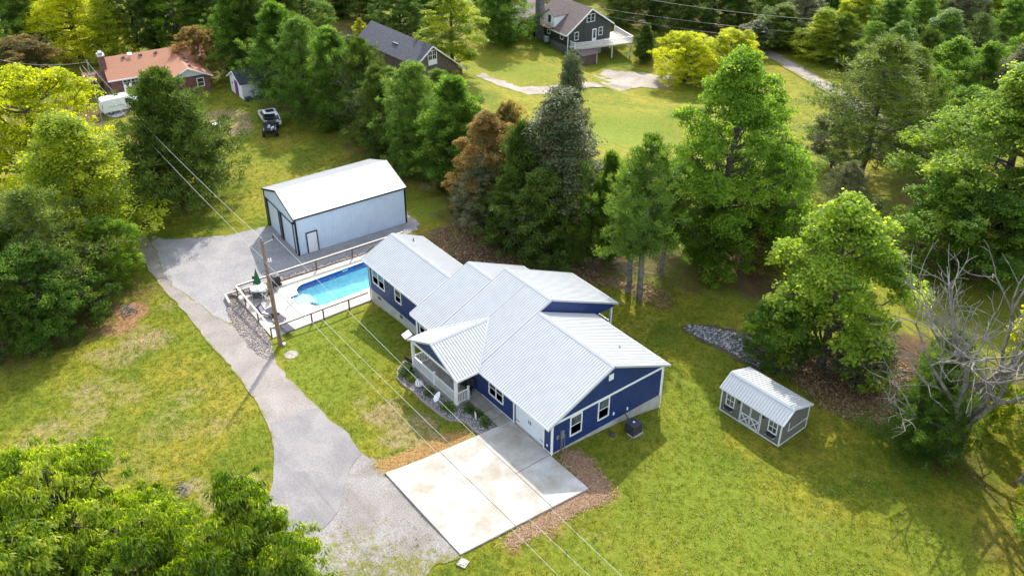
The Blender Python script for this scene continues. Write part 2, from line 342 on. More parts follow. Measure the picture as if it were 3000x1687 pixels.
def clip_half(poly, axis, val, keep_greater):
    out = []; n = len(poly)
    for i in range(n):
        a, b = poly[i], poly[(i+1) % n]; da = a[axis]-val; db = b[axis]-val
        if not keep_greater: da, db = -da, -db
        if da >= 0: out.append(a)
        if (da > 0 > db) or (da < 0 < db):
            t = da/(da-db); out.append((a[0]+(b[0]-a[0])*t, a[1]+(b[1]-a[1])*t))
    return out
def span_at(poly, s):
    ys = []
    for i in range(len(poly)):
        a, b = poly[i], poly[(i+1) % len(poly)]
        if (a[0]-s)*(b[0]-s) < 0: ys.append(a[1]+(b[1]-a[1])*(s-a[0])/(b[0]-a[0]))
    return (min(ys), max(ys)) if len(ys) >= 2 else None
def panels(O, A, B, poly, m, parent, name='roof_panel', width=.92, rib=.23, rh=.045, rw=.034, lift=.012, s0=None):
    """ribbed sheet panels: plane O + s*A + t*B (A along the eave, B up the slope), outline poly in (s, t)"""
    O, A, B = Vector(O), Vector(A).normalized(), Vector(B); B = B.normalized(); N = A.cross(B).normalized()
    if N.z < 0 or (abs(N.z) < 1e-6 and False): N = -N
    smin = min(p[0] for p in poly); smax = max(p[0] for p in poly); s = smin if s0 is None else s0
    while s < smax-.02:
        e = min(s+width, smax); pc = clip_half(clip_half(poly, 0, s+.003, True), 0, e-.003, False)
        if len(pc) > 2:
            mb = MB(); P = [O+A*a+B*b+N*lift for a, b in pc]; mb.prism(P, -N*.008)
            q = s+rib*.5 if False else s
            while q < e-.01:
                sp = span_at(poly, min(max(q+rw*.6, smin+.004), smax-.004))
                if sp and sp[1]-sp[0] > .08:
                    a0, a1 = q+.004, q+rw+.004
                    base = [O+A*a0+B*sp[0], O+A*a1+B*sp[0], O+A*(a1-.009)+B*sp[0]+N*rh, O+A*(a0+.009)+B*sp[0]+N*rh]
                    base = [p+N*lift for p in base]; L = B*(sp[1]-sp[0])
                    mb.add(base+[p+L for p in base], [(0, 1, 2, 3), (7, 6, 5, 4), (1, 2, 6, 5), (2, 3, 7, 6), (3, 0, 4, 7)])
                q += rib
            mb.build(name, m, parent)
        s = e
def window(parent, o, ax, up, w, h, nrm, kind='sash', pane='dark_glass', trim='white_trim', fr=.09, bars=(0, 0), label=None, name='window'):
    """window on a wall: o lower-left corner, ax along the wall, up, nrm outward; frame object with sash and panes as children"""
    o, ax, up, nrm = map(Vector, (o, ax, up, nrm))
    def bx(mb, a0, a1, b0, b1, d0, d1):
        c = o+ax*(a0+a1)/2+up*(b0+b1)/2+nrm*(d0+d1)/2; mb.obox(c, ax*(a1-a0)/2, up*(b1-b0)/2, nrm*(d1-d0)/2)
    f = MB(); bx(f, 0, fr, 0, h, -.02, .05); bx(f, w-fr, w, 0, h, -.02, .05); bx(f, fr, w-fr, h-fr, h, -.02, .05); bx(f, fr, w-fr, 0, fr, -.02, .07)
    fo = f.build(name, trim, parent)
    if label: fo['label'] = label
    units = [(fr, w-fr)] if kind != 'double' else [(fr, w/2-fr*.5), (w/2+fr*.5, w-fr)]
    if kind == 'double': q = MB(); bx(q, w/2-fr*.5, w/2+fr*.5, fr, h-fr, -.02, .05); q.build('mullion', trim, fo)
    for a0, a1 in units:
        hm = h/2; st = .04
        for b0, b1, d in ((fr, hm, .012), (hm, h-fr, .026)):
            g = MB(); bx(g, a0+.002, a1-.002, b0+.002, b1-.002, -.012, d-.012); g.build('pane', pane, fo)
        s = MB(); bx(s, a0, a1, hm-st/2, hm+st/2, .0, .044)
        for i in range(1, bars[0]+1): c = a0+(a1-a0)*i/(bars[0]+1); bx(s, c-.015, c+.015, fr, h-fr, .016, .034)
        for i in range(1, bars[1]+1):
            c = fr+(h-2*fr)*i/(bars[1]+1)
            if abs(c-hm) > .05: bx(s, a0, a1, c-.015, c+.015, .015, .033)
        s.build('sash', trim, fo)
    return fo
def rail(parent, a, b, h=.9, n_per=.13, m='white_trim', post_ends=(True, True), name='railing', bal=.035):
    """railing from a to b with balusters; one part whose balusters are sub-parts"""
    a, b = Vector(a), Vector(b); d = b-a; L = d.length; d.normalize()
    mb = MB(); mb.bar(a+Vector((0, 0, h)), b+Vector((0, 0, h)), .09, .06); mb.bar(a+Vector((0, 0, .1)), b+Vector((0, 0, .1)), .06, .06)
    r = mb.build(name, m, parent); n = max(2, int(L/n_per)); up = Vector((0, 0, 1))
    q = MB().box(-bal/2, bal/2, -bal/2, bal/2, .13, h-.03).mesh('baluster', m)
    for i in range(1, n): inst('baluster', q, r, a+d*(L*i/n), (0, 0, math.atan2(d.y, d.x)))
    return r

# ------------------------------------------------------------------ ground
def ground_material():
    m = bpy.data.materials.new('ground_grass'); m.use_nodes = True; nt = m.node_tree; b = nt.nodes['Principled BSDF']
    b.inputs['Roughness'].default_value = .9; b.inputs['Specular IOR Level'].default_value = .15
    tc = NN(nt, 'ShaderNodeTexCoord'); L = nt.links.new
    def noise(sc, det=4, rough=.6, dist=0., off=None):
        n = NN(nt, 'ShaderNodeTexNoise'); n.inputs['Scale'].default_value = sc; n.inputs['Detail'].default_value = det
        n.inputs['Roughness'].default_value = rough; n.inputs['Distortion'].default_value = dist
        if off:
            mp = NN(nt, 'ShaderNodeMapping'); mp.inputs['Location'].default_value = off; L(tc.outputs['Object'], mp.inputs[0]); L(mp.outputs[0], n.inputs['Vector'])
        else: L(tc.outputs['Object'], n.inputs['Vector'])
        return n.outputs['Fac']
    def ramp(f, stops):
        r = NN(nt, 'ShaderNodeValToRGB'); e = r.color_ramp.elements
        e[0].position, e[0].color = stops[0][0], (*stops[0][1], 1); e[1].position, e[1].color = stops[-1][0], (*stops[-1][1], 1)
        for p, c in stops[1:-1]: q = e.new(p); q.color = (*c, 1)
        L(f, r.inputs[0]); return r.outputs[0]
    def mix(f, a, c, blend='MIX'):
        x = NN(nt, 'ShaderNodeMix', data_type='RGBA', blend_type=blend)
        if isinstance(f, float): x.inputs[0].default_value = f
        else: L(f, x.inputs[0])
        for s, v in ((6, a), (7, c)):
            if isinstance(v, tuple): x.inputs[s].default_value = (*v, 1)
            else: L(v, x.inputs[s])
        return x.outputs[2]
    def math_(op, a, c, clamp=False):
        x = NN(nt, 'ShaderNodeMath', operation=op); x.use_clamp = clamp
        for s, v in ((0, a), (1, c)):
            if isinstance(v, float): x.inputs[s].default_value = v
            else: L(v, x.inputs[s])
        return x.outputs[0]
    g = ramp(noise(.16, 5, .62), [(.30, (.088, .140, .010)), (.45, (.155, .178, .014)), (.58, (.225, .210, .020)), (.74, (.275, .23, .035))])
    g2 = ramp(noise(1.1, 5, .7, .4), [(.30, (.45, .62, .45)), (.5, (1, 1, 1)), (.7, (1.30, 1.16, 1.05))])
    c = mix(.85, g, g2, 'MULTIPLY')
    g3 = ramp(noise(4.2, 6, .8), [(.34, (.42, .48, .42)), (.5, (1, 1, 1)), (.66, (1.5, 1.42, 1.35))])
    c = mix(.75, c, g3, 'MULTIPLY')
    nn = noise(.55, 6, .7, .6, (31, 7, 0)); n4 = noise(3.2, 5, .75, .3, (3, 17, 0))
    mixn = math_('ADD', math_('MULTIPLY', nn, .6), math_('MULTIPLY', n4, .4))
    for nm, col, sharp, thr in (('lush', ramp(n4, [(.3, (.085, .145, .012)), (.5, (.16, .205, .017)), (.7, (.24, .242, .028))]), 1.6, .75), ('dry', ramp(n4, [(.3, (.20, .145, .055)), (.7, (.40, .31, .16))]), 5., .90),
                                ('litter', ramp(n4, [(.3, (.055, .034, .018)), (.55, (.125, .075, .036)), (.75, (.21, .135, .07))]), 4., .86),
                                ('dirt', ramp(n4, [(.3, (.22, .085, .04)), (.7, (.42, .24, .14))]), 7., .98)):
        a = NN(nt, 'ShaderNodeAttribute', attribute_name=nm)
        f = math_('MULTIPLY', math_('SUBTRACT', math_('ADD', a.outputs['Fac'], math_('MULTIPLY', mixn, 1.0)), thr), sharp, True)
        c = mix(f, c, col)
    L(c, b.inputs['Base Color'])
    bp = NN(nt, 'ShaderNodeBump'); bp.inputs['Strength'].default_value = .9; bp.inputs['Distance'].default_value = .10
    hh = math_('ADD', noise(5.0, 6, .8), math_('MULTIPLY', noise(16, 3, .7), .5)); L(hh, bp.inputs['Height']); L(bp.outputs[0], b.inputs['Normal'])
    M['ground_grass'] = m
ground_material()
BLOBS = {  # photo positions (in 2576-wide coordinates), radius in metres, strength
 'dirt': [(330,785,2.2,.7),(300,825,2.2,.65),(400,835,1.5,.5),(1045,470,2.0,.5),(1460,1165,1.6,.6),(1500,1215,2.0,.6),(1400,1330,1.8,.55),(1290,1385,1.0,.5),(610,990,.0,.3),(1080,595,2.2,.5),(1160,620,3,.5),(1535,1240,1.5,.5)],
 'dry': [(365,855,3.2,.55),(300,905,2.4,.5),(240,890,1.6,.55),(420,770,1.5,.5),(970,1040,2.3,.6),(1050,1070,2.2,.55),(1110,1130,2.0,.55),(900,1010,1.5,.45),(565,300,4.0,.75),(590,325,3,.75),(480,1225,1.2,.6),(560,1250,2.5,.5),(540,960,2.2,.4),(200,1000,4,.42),(350,1010,4,.36),(460,1000,3,.42),(1500,1330,2,.4),(1650,1330,2.5,.36),(1080,470,1.8,.6),(1100,500,1.5,.5),(2080,960,3,.3),(1700,1000,1.0,.4),(140,1100,5,.46),(560,1060,3,.45),(260,1000,5,.44),(420,1090,4,.42),(330,1180,4,.42),(600,1230,3,.5),(1080,1120,2.2,.6),(1000,1100,2,.55),(1150,1140,1.6,.6)],
 'lush': [(800,850,4,.9),(760,960,4,.8),(880,900,4,.8),(900,830,3,.9),(840,1000,3,.6),(1750,1000,4,.8),(1700,1080,3,.8),(1760,1250,5,.9),(1900,1380,6,.9),(1500,1430,4,.8),(1620,1320,4,.7),(2350,1380,4,.8),(2080,1400,5,.7),(520,870,2,.7),(640,1090,2,.8),(450,1020,2.5,.6),(1300,180,7,.7),(1560,330,10,.8),(700,430,5,.4),(1080,530,3,.8)],
 'litter': [(1100,610,4,.5),(1180,640,4,.55),(1260,655,4,.6),(1350,665,4,.55),(1440,690,4,.5),(1540,700,4,.45),(1640,720,5,.4),(1110,540,2,.5),(1180,560,3,.6),(1250,590,4,.65),(1760,700,5,.45),(1900,720,5,.6),(1960,860,4,.6),(2080,930,5,.7),(2160,950,5,.65),(2250,900,6,.7),(2300,980,5,.6),(2200,1040,4,.45),(2330,1130,4,.5),(2400,1160,4,.5),(2480,1180,4,.4),(2550,1250,4,.45),(2480,950,5,.5),(2550,1380,4,.45),(2040,1110,2,.4),(860,330,8,.35),(780,300,6,.3),(900,400,5,.35),(60,850,6,.6),(200,800,6,.6),(300,740,5,.5),(380,540,6,.35),(470,520,4,.4),(130,500,9,.6),(150,300,10,.6),(60,150,10,.6),(500,150,12,.6),(700,150,14,.6),(900,100,14,.6),(800,250,10,.6),(1000,350,9,.6),(1100,400,9,.6),(1300,520,9,.7),(1400,600,7,.7),(1800,60,14,.6),(2000,80,18,.6),(2200,100,18,.6),(2400,150,18,.6),(1250,60,9,.4),(1050,60,12,.5),(1600,40,12,.45),(2450,520,12,.6),(2400,640,9,.6),(1500,640,6,.6),(1620,650,6,.5),(1850,620,7,.6)]}
def ground():
    xs = np.concatenate([np.linspace(-900, -130, 14), np.linspace(-122, -62, 32), np.arange(-60, 32, .72), np.linspace(34, 70, 12), np.linspace(90, 500, 6)])
    ys = np.concatenate([np.linspace(-400, -70, 8), np.linspace(-62, -36, 12), np.arange(-34, 50, .72), np.linspace(52, 125, 34), np.linspace(135, 900, 14)])
    X, Y = np.meshgrid(xs, ys, indexing='ij'); nx, ny = X.shape
    Z = terr(X, Y)
    def inside(x0, x1, y0, y1): return (X > x0) & (X < x1) & (Y > y0) & (Y < y1)
    Z = np.where(inside(-31.9, -26.6, -5.2, 7.6), Z-3.2, Z)                       # hole for the pool
    Z = np.where(inside(-32.3, -25.9, -8.0, 8.4), np.minimum(Z, -1.55), Z)         # below the pool deck
    Z = np.where(inside(-8.0, -.5, -2.2, 0), np.minimum(Z, -.25), Z)
    F = []
    idx = np.arange(nx*ny).reshape(nx, ny)
    F = np.stack([idx[:-1, :-1], idx[1:, :-1], idx[1:, 1:], idx[:-1, 1:]], -1).reshape(-1, 4)
    V = np.stack([X, Y, Z], -1).reshape(-1, 3); me = npmesh('ground', V, F, 'ground_grass')
    for nm, L in BLOBS.items():
        a = np.zeros(len(V))
        for u, v, r, s in L:
            if r <= 0: continue
            g = atd(u, v); d = np.hypot(V[:, 0]-g.x, V[:, 1]-g.y); a = np.maximum(a, s*np.clip(1.45-d/r, 0, 1))
        if nm == 'litter':                                                          # woodland floor beyond the mown grass
            far = np.clip((V[:, 0]*-.5+V[:, 1]*.35-62)/20, 0, 1)*.4; a = np.maximum(a, far)
        at_ = me.attributes.new(nm, 'FLOAT', 'POINT'); at_.data.foreach_set('value', a.astype(np.float32))
    me.polygons.foreach_set('use_smooth', [True]*len(me.polygons))
    put(bpy.data.objects.new('ground', me), kind='structure')
ground()

# paths, drives and gravel ------------------------------------------------
def speckle(name, stops, sc=9., big=.5, bigc=((.8, .8, .8), (1.15, 1.12, 1.1)), bump=.5, dist=.03, rough=.9, edge=0.):
    m = bpy.data.materials.new(name); m.use_nodes = True; nt = m.node_tree; b = nt.nodes['Principled BSDF']; b.inputs['Roughness'].default_value = rough
    b.inputs['Specular IOR Level'].default_value = .2
    tc = NN(nt, 'ShaderNodeTexCoord'); n = NN(nt, 'ShaderNodeTexNoise'); n.inputs['Scale'].default_value = sc; n.inputs['Detail'].default_value = 5; n.inputs['Roughness'].default_value = .8
    n2 = NN(nt, 'ShaderNodeTexNoise'); n2.inputs['Scale'].default_value = big; n2.inputs['Detail'].default_value = 5; n2.inputs['Distortion'].default_value = .5
    r = NN(nt, 'ShaderNodeValToRGB'); e = r.color_ramp.elements; e[0].position, e[0].color = stops[0][0], (*stops[0][1], 1); e[1].position, e[1].color = stops[-1][0], (*stops[-1][1], 1)
    for p, c in stops[1:-1]: q = e.new(p); q.color = (*c, 1)
    r2 = NN(nt, 'ShaderNodeValToRGB'); r2.color_ramp.elements[0].position = .35; r2.color_ramp.elements[1].position = .65
    r2.color_ramp.elements[0].color = (*bigc[0], 1); r2.color_ramp.elements[1].color = (*bigc[1], 1)
    x = NN(nt, 'ShaderNodeMix', data_type='RGBA', blend_type='MULTIPLY'); x.inputs[0].default_value = 1
    L = nt.links.new; L(tc.outputs['Object'], n.inputs['Vector']); L(tc.outputs['Object'], n2.inputs['Vector']); L(n.outputs['Fac'], r.inputs[0]); L(n2.outputs['Fac'], r2.inputs[0])
    L(r.outputs[0], x.inputs[6]); L(r2.outputs[0], x.inputs[7]); fin = x.outputs[2]
    if edge:                                                           # grass and soil creeping over the rim
        at_ = NN(nt, 'ShaderNodeAttribute', attribute_name='edge'); n3 = NN(nt, 'ShaderNodeTexNoise'); n3.inputs['Scale'].default_value = 2.6; n3.inputs['Detail'].default_value = 6; n3.inputs['Roughness'].default_value = .75; L(tc.outputs['Object'], n3.inputs['Vector'])
        m1 = NN(nt, 'ShaderNodeMath', operation='ADD'); L(at_.outputs['Fac'], m1.inputs[0]); L(n3.outputs['Fac'], m1.inputs[1]); m2 = NN(nt, 'ShaderNodeMath', operation='SUBTRACT'); L(m1.outputs[0], m2.inputs[0]); m2.inputs[1].default_value = edge
        m3 = NN(nt, 'ShaderNodeMath', operation='MULTIPLY'); m3.use_clamp = True; L(m2.outputs[0], m3.inputs[0]); m3.inputs[1].default_value = 6.
        gr = NN(nt, 'ShaderNodeValToRGB'); ge = gr.color_ramp.elements; ge[0].position = .35; ge[0].color = (.10, .125, .014, 1); ge[1].position = .65; ge[1].color = (.27, .225, .07, 1); L(n.outputs['Fac'], gr.inputs[0])
        y = NN(nt, 'ShaderNodeMix', data_type='RGBA'); L(m3.outputs[0], y.inputs[0]); L(fin, y.inputs[6]); L(gr.outputs[0], y.inputs[7]); fin = y.outputs[2]
    L(fin, b.inputs['Base Color'])
    bp = NN(nt, 'ShaderNodeBump'); bp.inputs['Strength'].default_value = bump; bp.inputs['Distance'].default_value = dist; L(n.outputs['Fac'], bp.inputs['Height']); L(bp.outputs[0], b.inputs['Normal'])
    M[name] = m
speckle('asphalt_old', [(.3, (.19, .17, .158)), (.5, (.262, .240, .225)), (.7, (.335, .312, .292))], 7., .35, ((.82, .78, .72), (1.14, 1.1, 1.05)), .35, .02, edge=1.16)
speckle('asphalt_new', [(.3, (.180, .168, .165)), (.5, (.240, .226, .22)), (.7, (.305, .29, .28))], 8., .5, ((.85, .85, .86), (1.1, 1.08, 1.06)), .35, .02)
speckle('gravel', [(.3, (.17, .162, .16)), (.5, (.31, .297, .292)), (.7, (.45, .432, .425))], 10., .6, ((.88, .88, .9), (1.1, 1.08, 1.06)), 1., .05, edge=1.05)
GV = [(905,1352,1.6,.60),(965,1402,2.2,.60),(870,1405,2.4,.60),(1070,1405,1.7,.60),(960,1308,.9,.58),(850,1345,1.3,.60),(1120,1425,1.7,.68),(1010,1440,2.2,.68),(900,1460,2.5,.68)]
speckle('gravel_dusty', [(.3, (.165, .155, .148)), (.5, (.28, .264, .252)), (.7, (.40, .38, .365))], 9., .45, ((.80, .76, .70), (1.12, 1.1, 1.08)), 1., .05, edge=1.05)
speckle('far_gravel', [(.3, (.24, .215, .19)), (.5, (.32, .29, .26)), (.7, (.40, .365, .33))], 3., .25, ((.75, .70, .62), (1.12, 1.08, 1.04)), .6, .05, edge=1.1)
speckle('concrete_new', [(.3, (.40, .38, .35)), (.5, (.47, .455, .425)), (.7, (.505, .49, .465))], 3., .5, ((.72, .66, .56), (1.06, 1.05, 1.04)), .12, .01, .8)
speckle('concrete_deck', [(.3, (.40, .375, .335)), (.5, (.475, .45, .41)), (.7, (.52, .495, .455))], 4., .6, ((.9, .88, .84), (1.06, 1.06, 1.06)), .12, .01, .8)
speckle('concrete_porch', [(.3, (.27, .25, .21)), (.5, (.35, .33, .28)), (.7, (.40, .38, .33))], 3., .8, ((.8, .78, .72), (1.1, 1.1, 1.1)), .12, .01, .6)
speckle('soil', [(.3, (.05, .035, .025)), (.5, (.10, .075, .055)), (.7, (.17, .135, .105))], 6., 1., bump=1., dist=.05)
speckle('mulch', [(.3, (.11, .095, .09)), (.5, (.20, .185, .18)), (.7, (.34, .31, .29))], 9., 1., bump=1., dist=.05)

lane = [(350,600),(400,640),(412,700),(520,780),(660,870),(690,905),(760,985),(800,1025),(870,1085),(945,1190),(1000,1240),(1150,1400),(1080,1440),(960,1470),(700,1500),(640,1420),(690,1300),(690,1170),(690,1110),(665,1040),(600,950),(530,870),(470,790),(400,720),(362,660),(340,620)]
drape('gravel_lane', px_poly([(820,1120),(905,1130),(962,1180),(1030,1240),(1180,1392),(1130,1412),(1090,1420),(1060,1450),(960,1470),(900,1490),(840,1520),(640,1480),(660,1300)], KD, 1), 'gravel_dusty', .034, .4, .13, 4, verge=GV, kind='structure')
drape('asphalt_lane', px_poly([(300,560),(360,585),(400,640),(412,700),(520,780),(660,870),(690,905),(760,985),(800,1025),(870,1085),(900,1128),(880,1160),(860,1200),(800,1240),(760,1290),(690,1290),(690,1170),(690,1110),(665,1040),(600,950),(530,870),(470,790),(400,720),(362,660),(290,610)], KD), 'asphalt_old', .048, .55, .07, 5, kind='structure')
drape('asphalt_patch', px_poly([(683,1064),(700,1058),(735,1052),(762,1038),(800,1027),(838,1065),(870,1085),(908,1140),(880,1180),(866,1230),(850,1290),(815,1330),(740,1340),(660,1330),(688,1200),(690,1120)], KD, 0), 'asphalt_new', .062, .8, .03, 6, kind='structure')
drape('gravel_yard', px_poly([(375,585),(400,600),(480,600),(560,592),(650,575),(700,560),(1000,510),(1040,545),(1062,570),(1050,582),(1010,596),(960,616),(880,655),(700,732),(600,768),(590,800),(580,830),(480,760),(420,720),(380,650)], KD), 'gravel', .03, .8, .10, 7, kind='structure')
drape('far_gravel_drive', [tuple(at_z(u*KD, v*KD, -9.2)[:2]) for u, v in [(1488,172),(1530,155),(1600,165),(1700,178),(1700,203),(1655,210),(1600,212),(1540,230),(1480,246),(1400,256),(1330,272),(1250,258),(1190,225),(1215,212),(1260,228),(1305,243),(1360,238),(1420,230),(1478,222),(1503,208),(1508,190)]], 'far_gravel', .05, 1.0, .22, 8, kind='structure')
drape('country_road', px_poly([(1560,40),(1650,52),(1800,95),(1945,128),(1990,152),(2070,197),(2150,245),(2260,310),(2330,360),(2315,385),(2230,328),(2130,272),(2060,222),(1975,172),(1930,145),(1790,108),(1640,62),(1550,50)], KD), 'far_gravel', .08, 2., .05, 9, kind='structure')
drape('patio', px_poly([(262,240),(330,225),(345,262),(300,300),(255,290)], KD), 'concrete_deck', .05, 1.5, .0, 10, kind='structure')

# concrete driveway: slabs between the saw joints
DZ = -.075
def slab(name, poly, m, z=DZ, t=.25, **kw):
    return MB().prism([(x, y, z-t) for x, y in poly], (0, 0, t)).build(name, m, **kw)
dv = bpy.data.objects.new('concrete_driveway', None); put(dv, kind='structure'); g = .022
MB().prism([(-5.4, -9.75, DZ-.26), (3.2, -9.5, DZ-.26), (3.75, -.3, DZ-.26), (-.1, -.12, DZ-.26), (-4.0, -.12, DZ-.26), (-4.4, -3, DZ-.26)], (0, 0, .24)).build('driveway_base', 'charcoal', dv)
xl = lambda y: -5.5+(min(max((y+9.9)/9.8, 0), 1))**.55*1.05
xr = lambda y: 3.3+(y+9.65)*.058
def row(y0, y1, x0f, x1f): return [(x0f(y0), y0), (x1f(y0), y0)]+[(x1f(y1), y1)]+[(x0f(y0+(y1-y0)*k), y0+(y1-y0)*k) for k in (1, .66, .33)]
mid = lambda y: -.06
for y0, y1 in ((-9.8, -5.8), (-5.8, -3.0), (-3.0, -.02)):
    if y0 > -3.5:
        slab('slab', row(y0+g, y1-g, xl, lambda y: mid(y)-g), 'concrete_new', parent=dv)
        slab('slab', row(y0+g, y1-.05-g, lambda y: mid(y)+g, xr), 'concrete_new', parent=dv)
    else: slab('slab', row(y0+g, y1-g, xl, xr), 'concrete_new', parent=dv)
wk = bpy.data.objects.new('front_walk', None); put(wk, kind='structure')
for a, b in ((-8.04, -6.35), (-6.35, -5.3), (-5.3, -4.42)): slab('slab', [(a+g, -1.12), (b-g, -1.16), (b-g, -.03), (a+g, -.03)], 'concrete_porch', z=-.06, parent=wk)

# ------------------------------------------------------------------ the blue house
def siding_mat(name, col, step, dark=.8, rough=.45):
    m = bpy.data.materials.new(name); m.use_nodes = True; nt = m.node_tree; b = nt.nodes['Principled BSDF']; b.inputs['Roughness'].default_value = rough
    tc = NN(nt, 'ShaderNodeTexCoord'); sp = NN(nt, 'ShaderNodeSeparateXYZ'); L = nt.links.new; L(tc.outputs['Object'], sp.inputs[0])
    d = NN(nt, 'ShaderNodeMath', operation='DIVIDE'); d.inputs[1].default_value = step; L(sp.outputs[2], d.inputs[0])
    fr = NN(nt, 'ShaderNodeMath', operation='FRACT'); L(d.outputs[0], fr.inputs[0])
    bp = NN(nt, 'ShaderNodeBump'); bp.inputs['Strength'].default_value = .7; bp.inputs['Distance'].default_value = .02; bp.invert = True
    L(fr.outputs[0], bp.inputs['Height']); L(bp.outputs[0], b.inputs['Normal'])
    n = NN(nt, 'ShaderNodeTexNoise'); n.inputs['Scale'].default_value = 1.1; n.inputs['Detail'].default_value = 5; L(tc.outputs['Object'], n.inputs['Vector'])
    r = NN(nt, 'ShaderNodeValToRGB'); r.color_ramp.elements[0].position = .3; r.color_ramp.elements[1].position = .7
    r.color_ramp.elements[0].color = (*[c*dark for c in col], 1); r.color_ramp.elements[1].color = (*[c*1.12 for c in col], 1)
    L(n.outputs['Fac'], r.inputs[0]); L(r.outputs[0], b.inputs['Base Color']); M[name] = m
siding_mat('blue_lap', (.010, .031, .130), .115)
siding_mat('green_lap', (.036, .047, .042), .14)

def blue_house():
    H = thing('blue_house', 'long navy blue house with ribbed pale metal roof, front porch and attached garage', 'house')
    S = .45; Zf = lambda y: 2.82+S*y                                  # the front roof plane
    ang = math.atan(S); U = Vector((0, math.cos(ang), math.sin(ang))); D = Vector((0, -math.cos(ang), math.sin(ang)))
    k = 1/math.cos(ang)
    # foundation
    F = MB(); F.box(-8.0, -.02, .02, 10.28, -2.2, 0); F.box(-16.6, -8.0, .02, 10.28, -2.2, 0); F.box(-25.28, -16.6, .82, 6.1, -2.2, 0); F.build('foundation', 'foundation', H)
    for x in (-24.1, -20.6): MB().box(x, x+.4, .78, .83, -.42, -.18).build('crawl_vent', 'charcoal', H)
    # walls
    def yz(x, pts, t, name='wall', m='blue_lap'): return MB().prism([(x, y, z) for y, z in pts], (t, 0, 0)).build(name, m, H)
    ov = -.10
    yz(-.16, [(0, 0), (10.3, 0), (10.3, 2.66), (5.16, 4.98), (0, 2.70)], .16)
    yz(-8.1, [(2.0, 2.4), (12.85, 2.4), (12.85, 2.62), (6.4, 5.52), (2.0, 3.5)], .15)
    yz(-13.35, [(2.0, 2.4), (12.85, 2.4), (12.85, 2.62), (6.4, 5.52), (2.0, 3.5)], .15)
    yz(-16.6, [(0, 0), (10.3, 0), (10.3, 2.66), (5.16, 4.98), (0, 2.70)], .15)
    yz(-25.3, [(.8, 0), (6.1, 0), (6.1, 2.95), (3.42, 4.2), (.8, 3.02)], .15)
    MB().box(-25.15, -16.6, .8, .95, 0, 3.05).build('wall', 'blue_lap', H)
    MB().box(-25.15, -16.6, 5.95, 6.1, 0, 2.95).build('wall', 'blue_lap', H)
    MB().box(-16.45, -4.12, 0, .15, 0, 2.72).build('wall', 'blue_lap', H)
    w = MB().box(-.86, -.16, 0, .15, -.05, 2.72).box(-4.12, -.86, 0, .15, 2.1, 2.72).build('wall', 'blue_lap', H)
    MB().box(-16.45, -.16, 10.15, 10.3, 0, 2.68).build('wall', 'blue_lap', H)
    # white trim: corners, bottom line, frieze
    def trim(*b, n='corner_trim'): return MB().box(*b).build(n, 'white_trim', H)
    trim(-.09, .025, -.028, -.002, -.07, 2.62); trim(.003, .026, -.002, .10, -.07, 2.62); trim(.003, .026, 10.2, 10.325, -.1, 2.62)
    trim(-25.325, -25.2, .775, .797, -.02, 2.98); trim(-25.328, -25.303, .797, .9, -.02, 2.98)
    trim(-16.7, -16.48, -.028, -.002, -.02, 2.62); trim(-4.20, -4.08, -.03, -.002, -.07, 2.2, n='door_trim'); trim(-.88, -.78, -.03, -.002, -.07, 2.2, n='door_trim'); trim(-4.08, -.88, -.03, -.002, 2.08, 2.2, n='door_trim')
    trim(-8.0, -4.2, -.024, -.002, -.04, .02, n='bottom_trim'); trim(-.78, -.1, -.024, -.002, -.05, .01, n='bottom_trim')
    trim(.003, .024, .1, 10.2, 2.42, 2.60, n='frieze_board')
    MB().box(.02, .075, -.06, .0, -.1, 2.5).build('downspout', 'white_trim', H); MB().box(.03, .085, 10.30, 10.36, -1.5, 2.5).build('downspout', 'white_trim', H)
    MB().box(-25.36, -25.3, .73, .79, -1.3, 2.9).build('downspout', 'charcoal', H)
    # roof: a deck under each slope, ribbed panels above
    x00, x01, x12, x23, x3 = -25.55, -16.72, -13.42, -7.9, .25
    def fy(y): return Vector((0, y, Zf(y)))
    def deck(pts, name='roof_deck', t=.13): MB().prism(pts, (0, 0, -t)).build(name, 'white_trim', H)
    f = lambda x, y: (x, y, Zf(y))
    deck([f(x00, .38), f(x01, .38), f(x01, 3.42), f(x00, 3.42)]); deck([f(x01, -.49), f(x12, -.49), f(x12, 5.16), f(x01, 5.16)])
    deck([f(x12, -.49), f(x23, -.49), f(x23, 6.40), f(x12, 6.40)]); deck([f(x23, -.49), f(x3, -.49), f(x3, 5.16), f(x23, 5.16)])
    rear = []
    for xa, xb, yr, ye in ((x00, x01, 3.42, 6.5), (x01, x12, 5.16, 10.8), (x12, x23, 6.4, 13.3), (x23, x3, 5.16, 10.8)):
        zr = Zf(yr); g = lambda x, y: (x, y, zr-S*(y-yr)); deck([g(xa, yr), g(xb, yr), g(xb, ye), g(xa, ye)])
        A = Vector((-1, 0, 0)); B = D; L = (ye-yr)*k
        panels((xb, ye, zr-S*(ye-yr)), A, B, [(0, 0), (xb-xa, 0), (xb-xa, L), (0, L)], 'metal_roof', H)
    # front panels, porch valley cut out
    O = (x00, -.49, Zf(-.49)); yb = lambda y: (y+.49)*k
    px0, px1, pm, pr = -13.9, -7.58, -10.74, 2.75                      # porch eaves, ridge x, where its ridge meets the slope
    P = lambda x, y: (x-x00, yb(y))
    panels(O, (1, 0, 0), U, [P(x00, .38), P(x01, .38), P(x01, 3.42), P(x00, 3.42)], 'metal_roof', H)
    panels(O, (1, 0, 0), U, [P(x01, -.49), P(px0, -.49), P(x12, .0), P(x12, 5.16), P(x01, 5.16)], 'metal_roof', H)
    panels(O, (1, 0, 0), U, [P(x12, .01), P(pm, pr), P(pm, 6.4), P(x12, 6.4)], 'metal_roof', H)
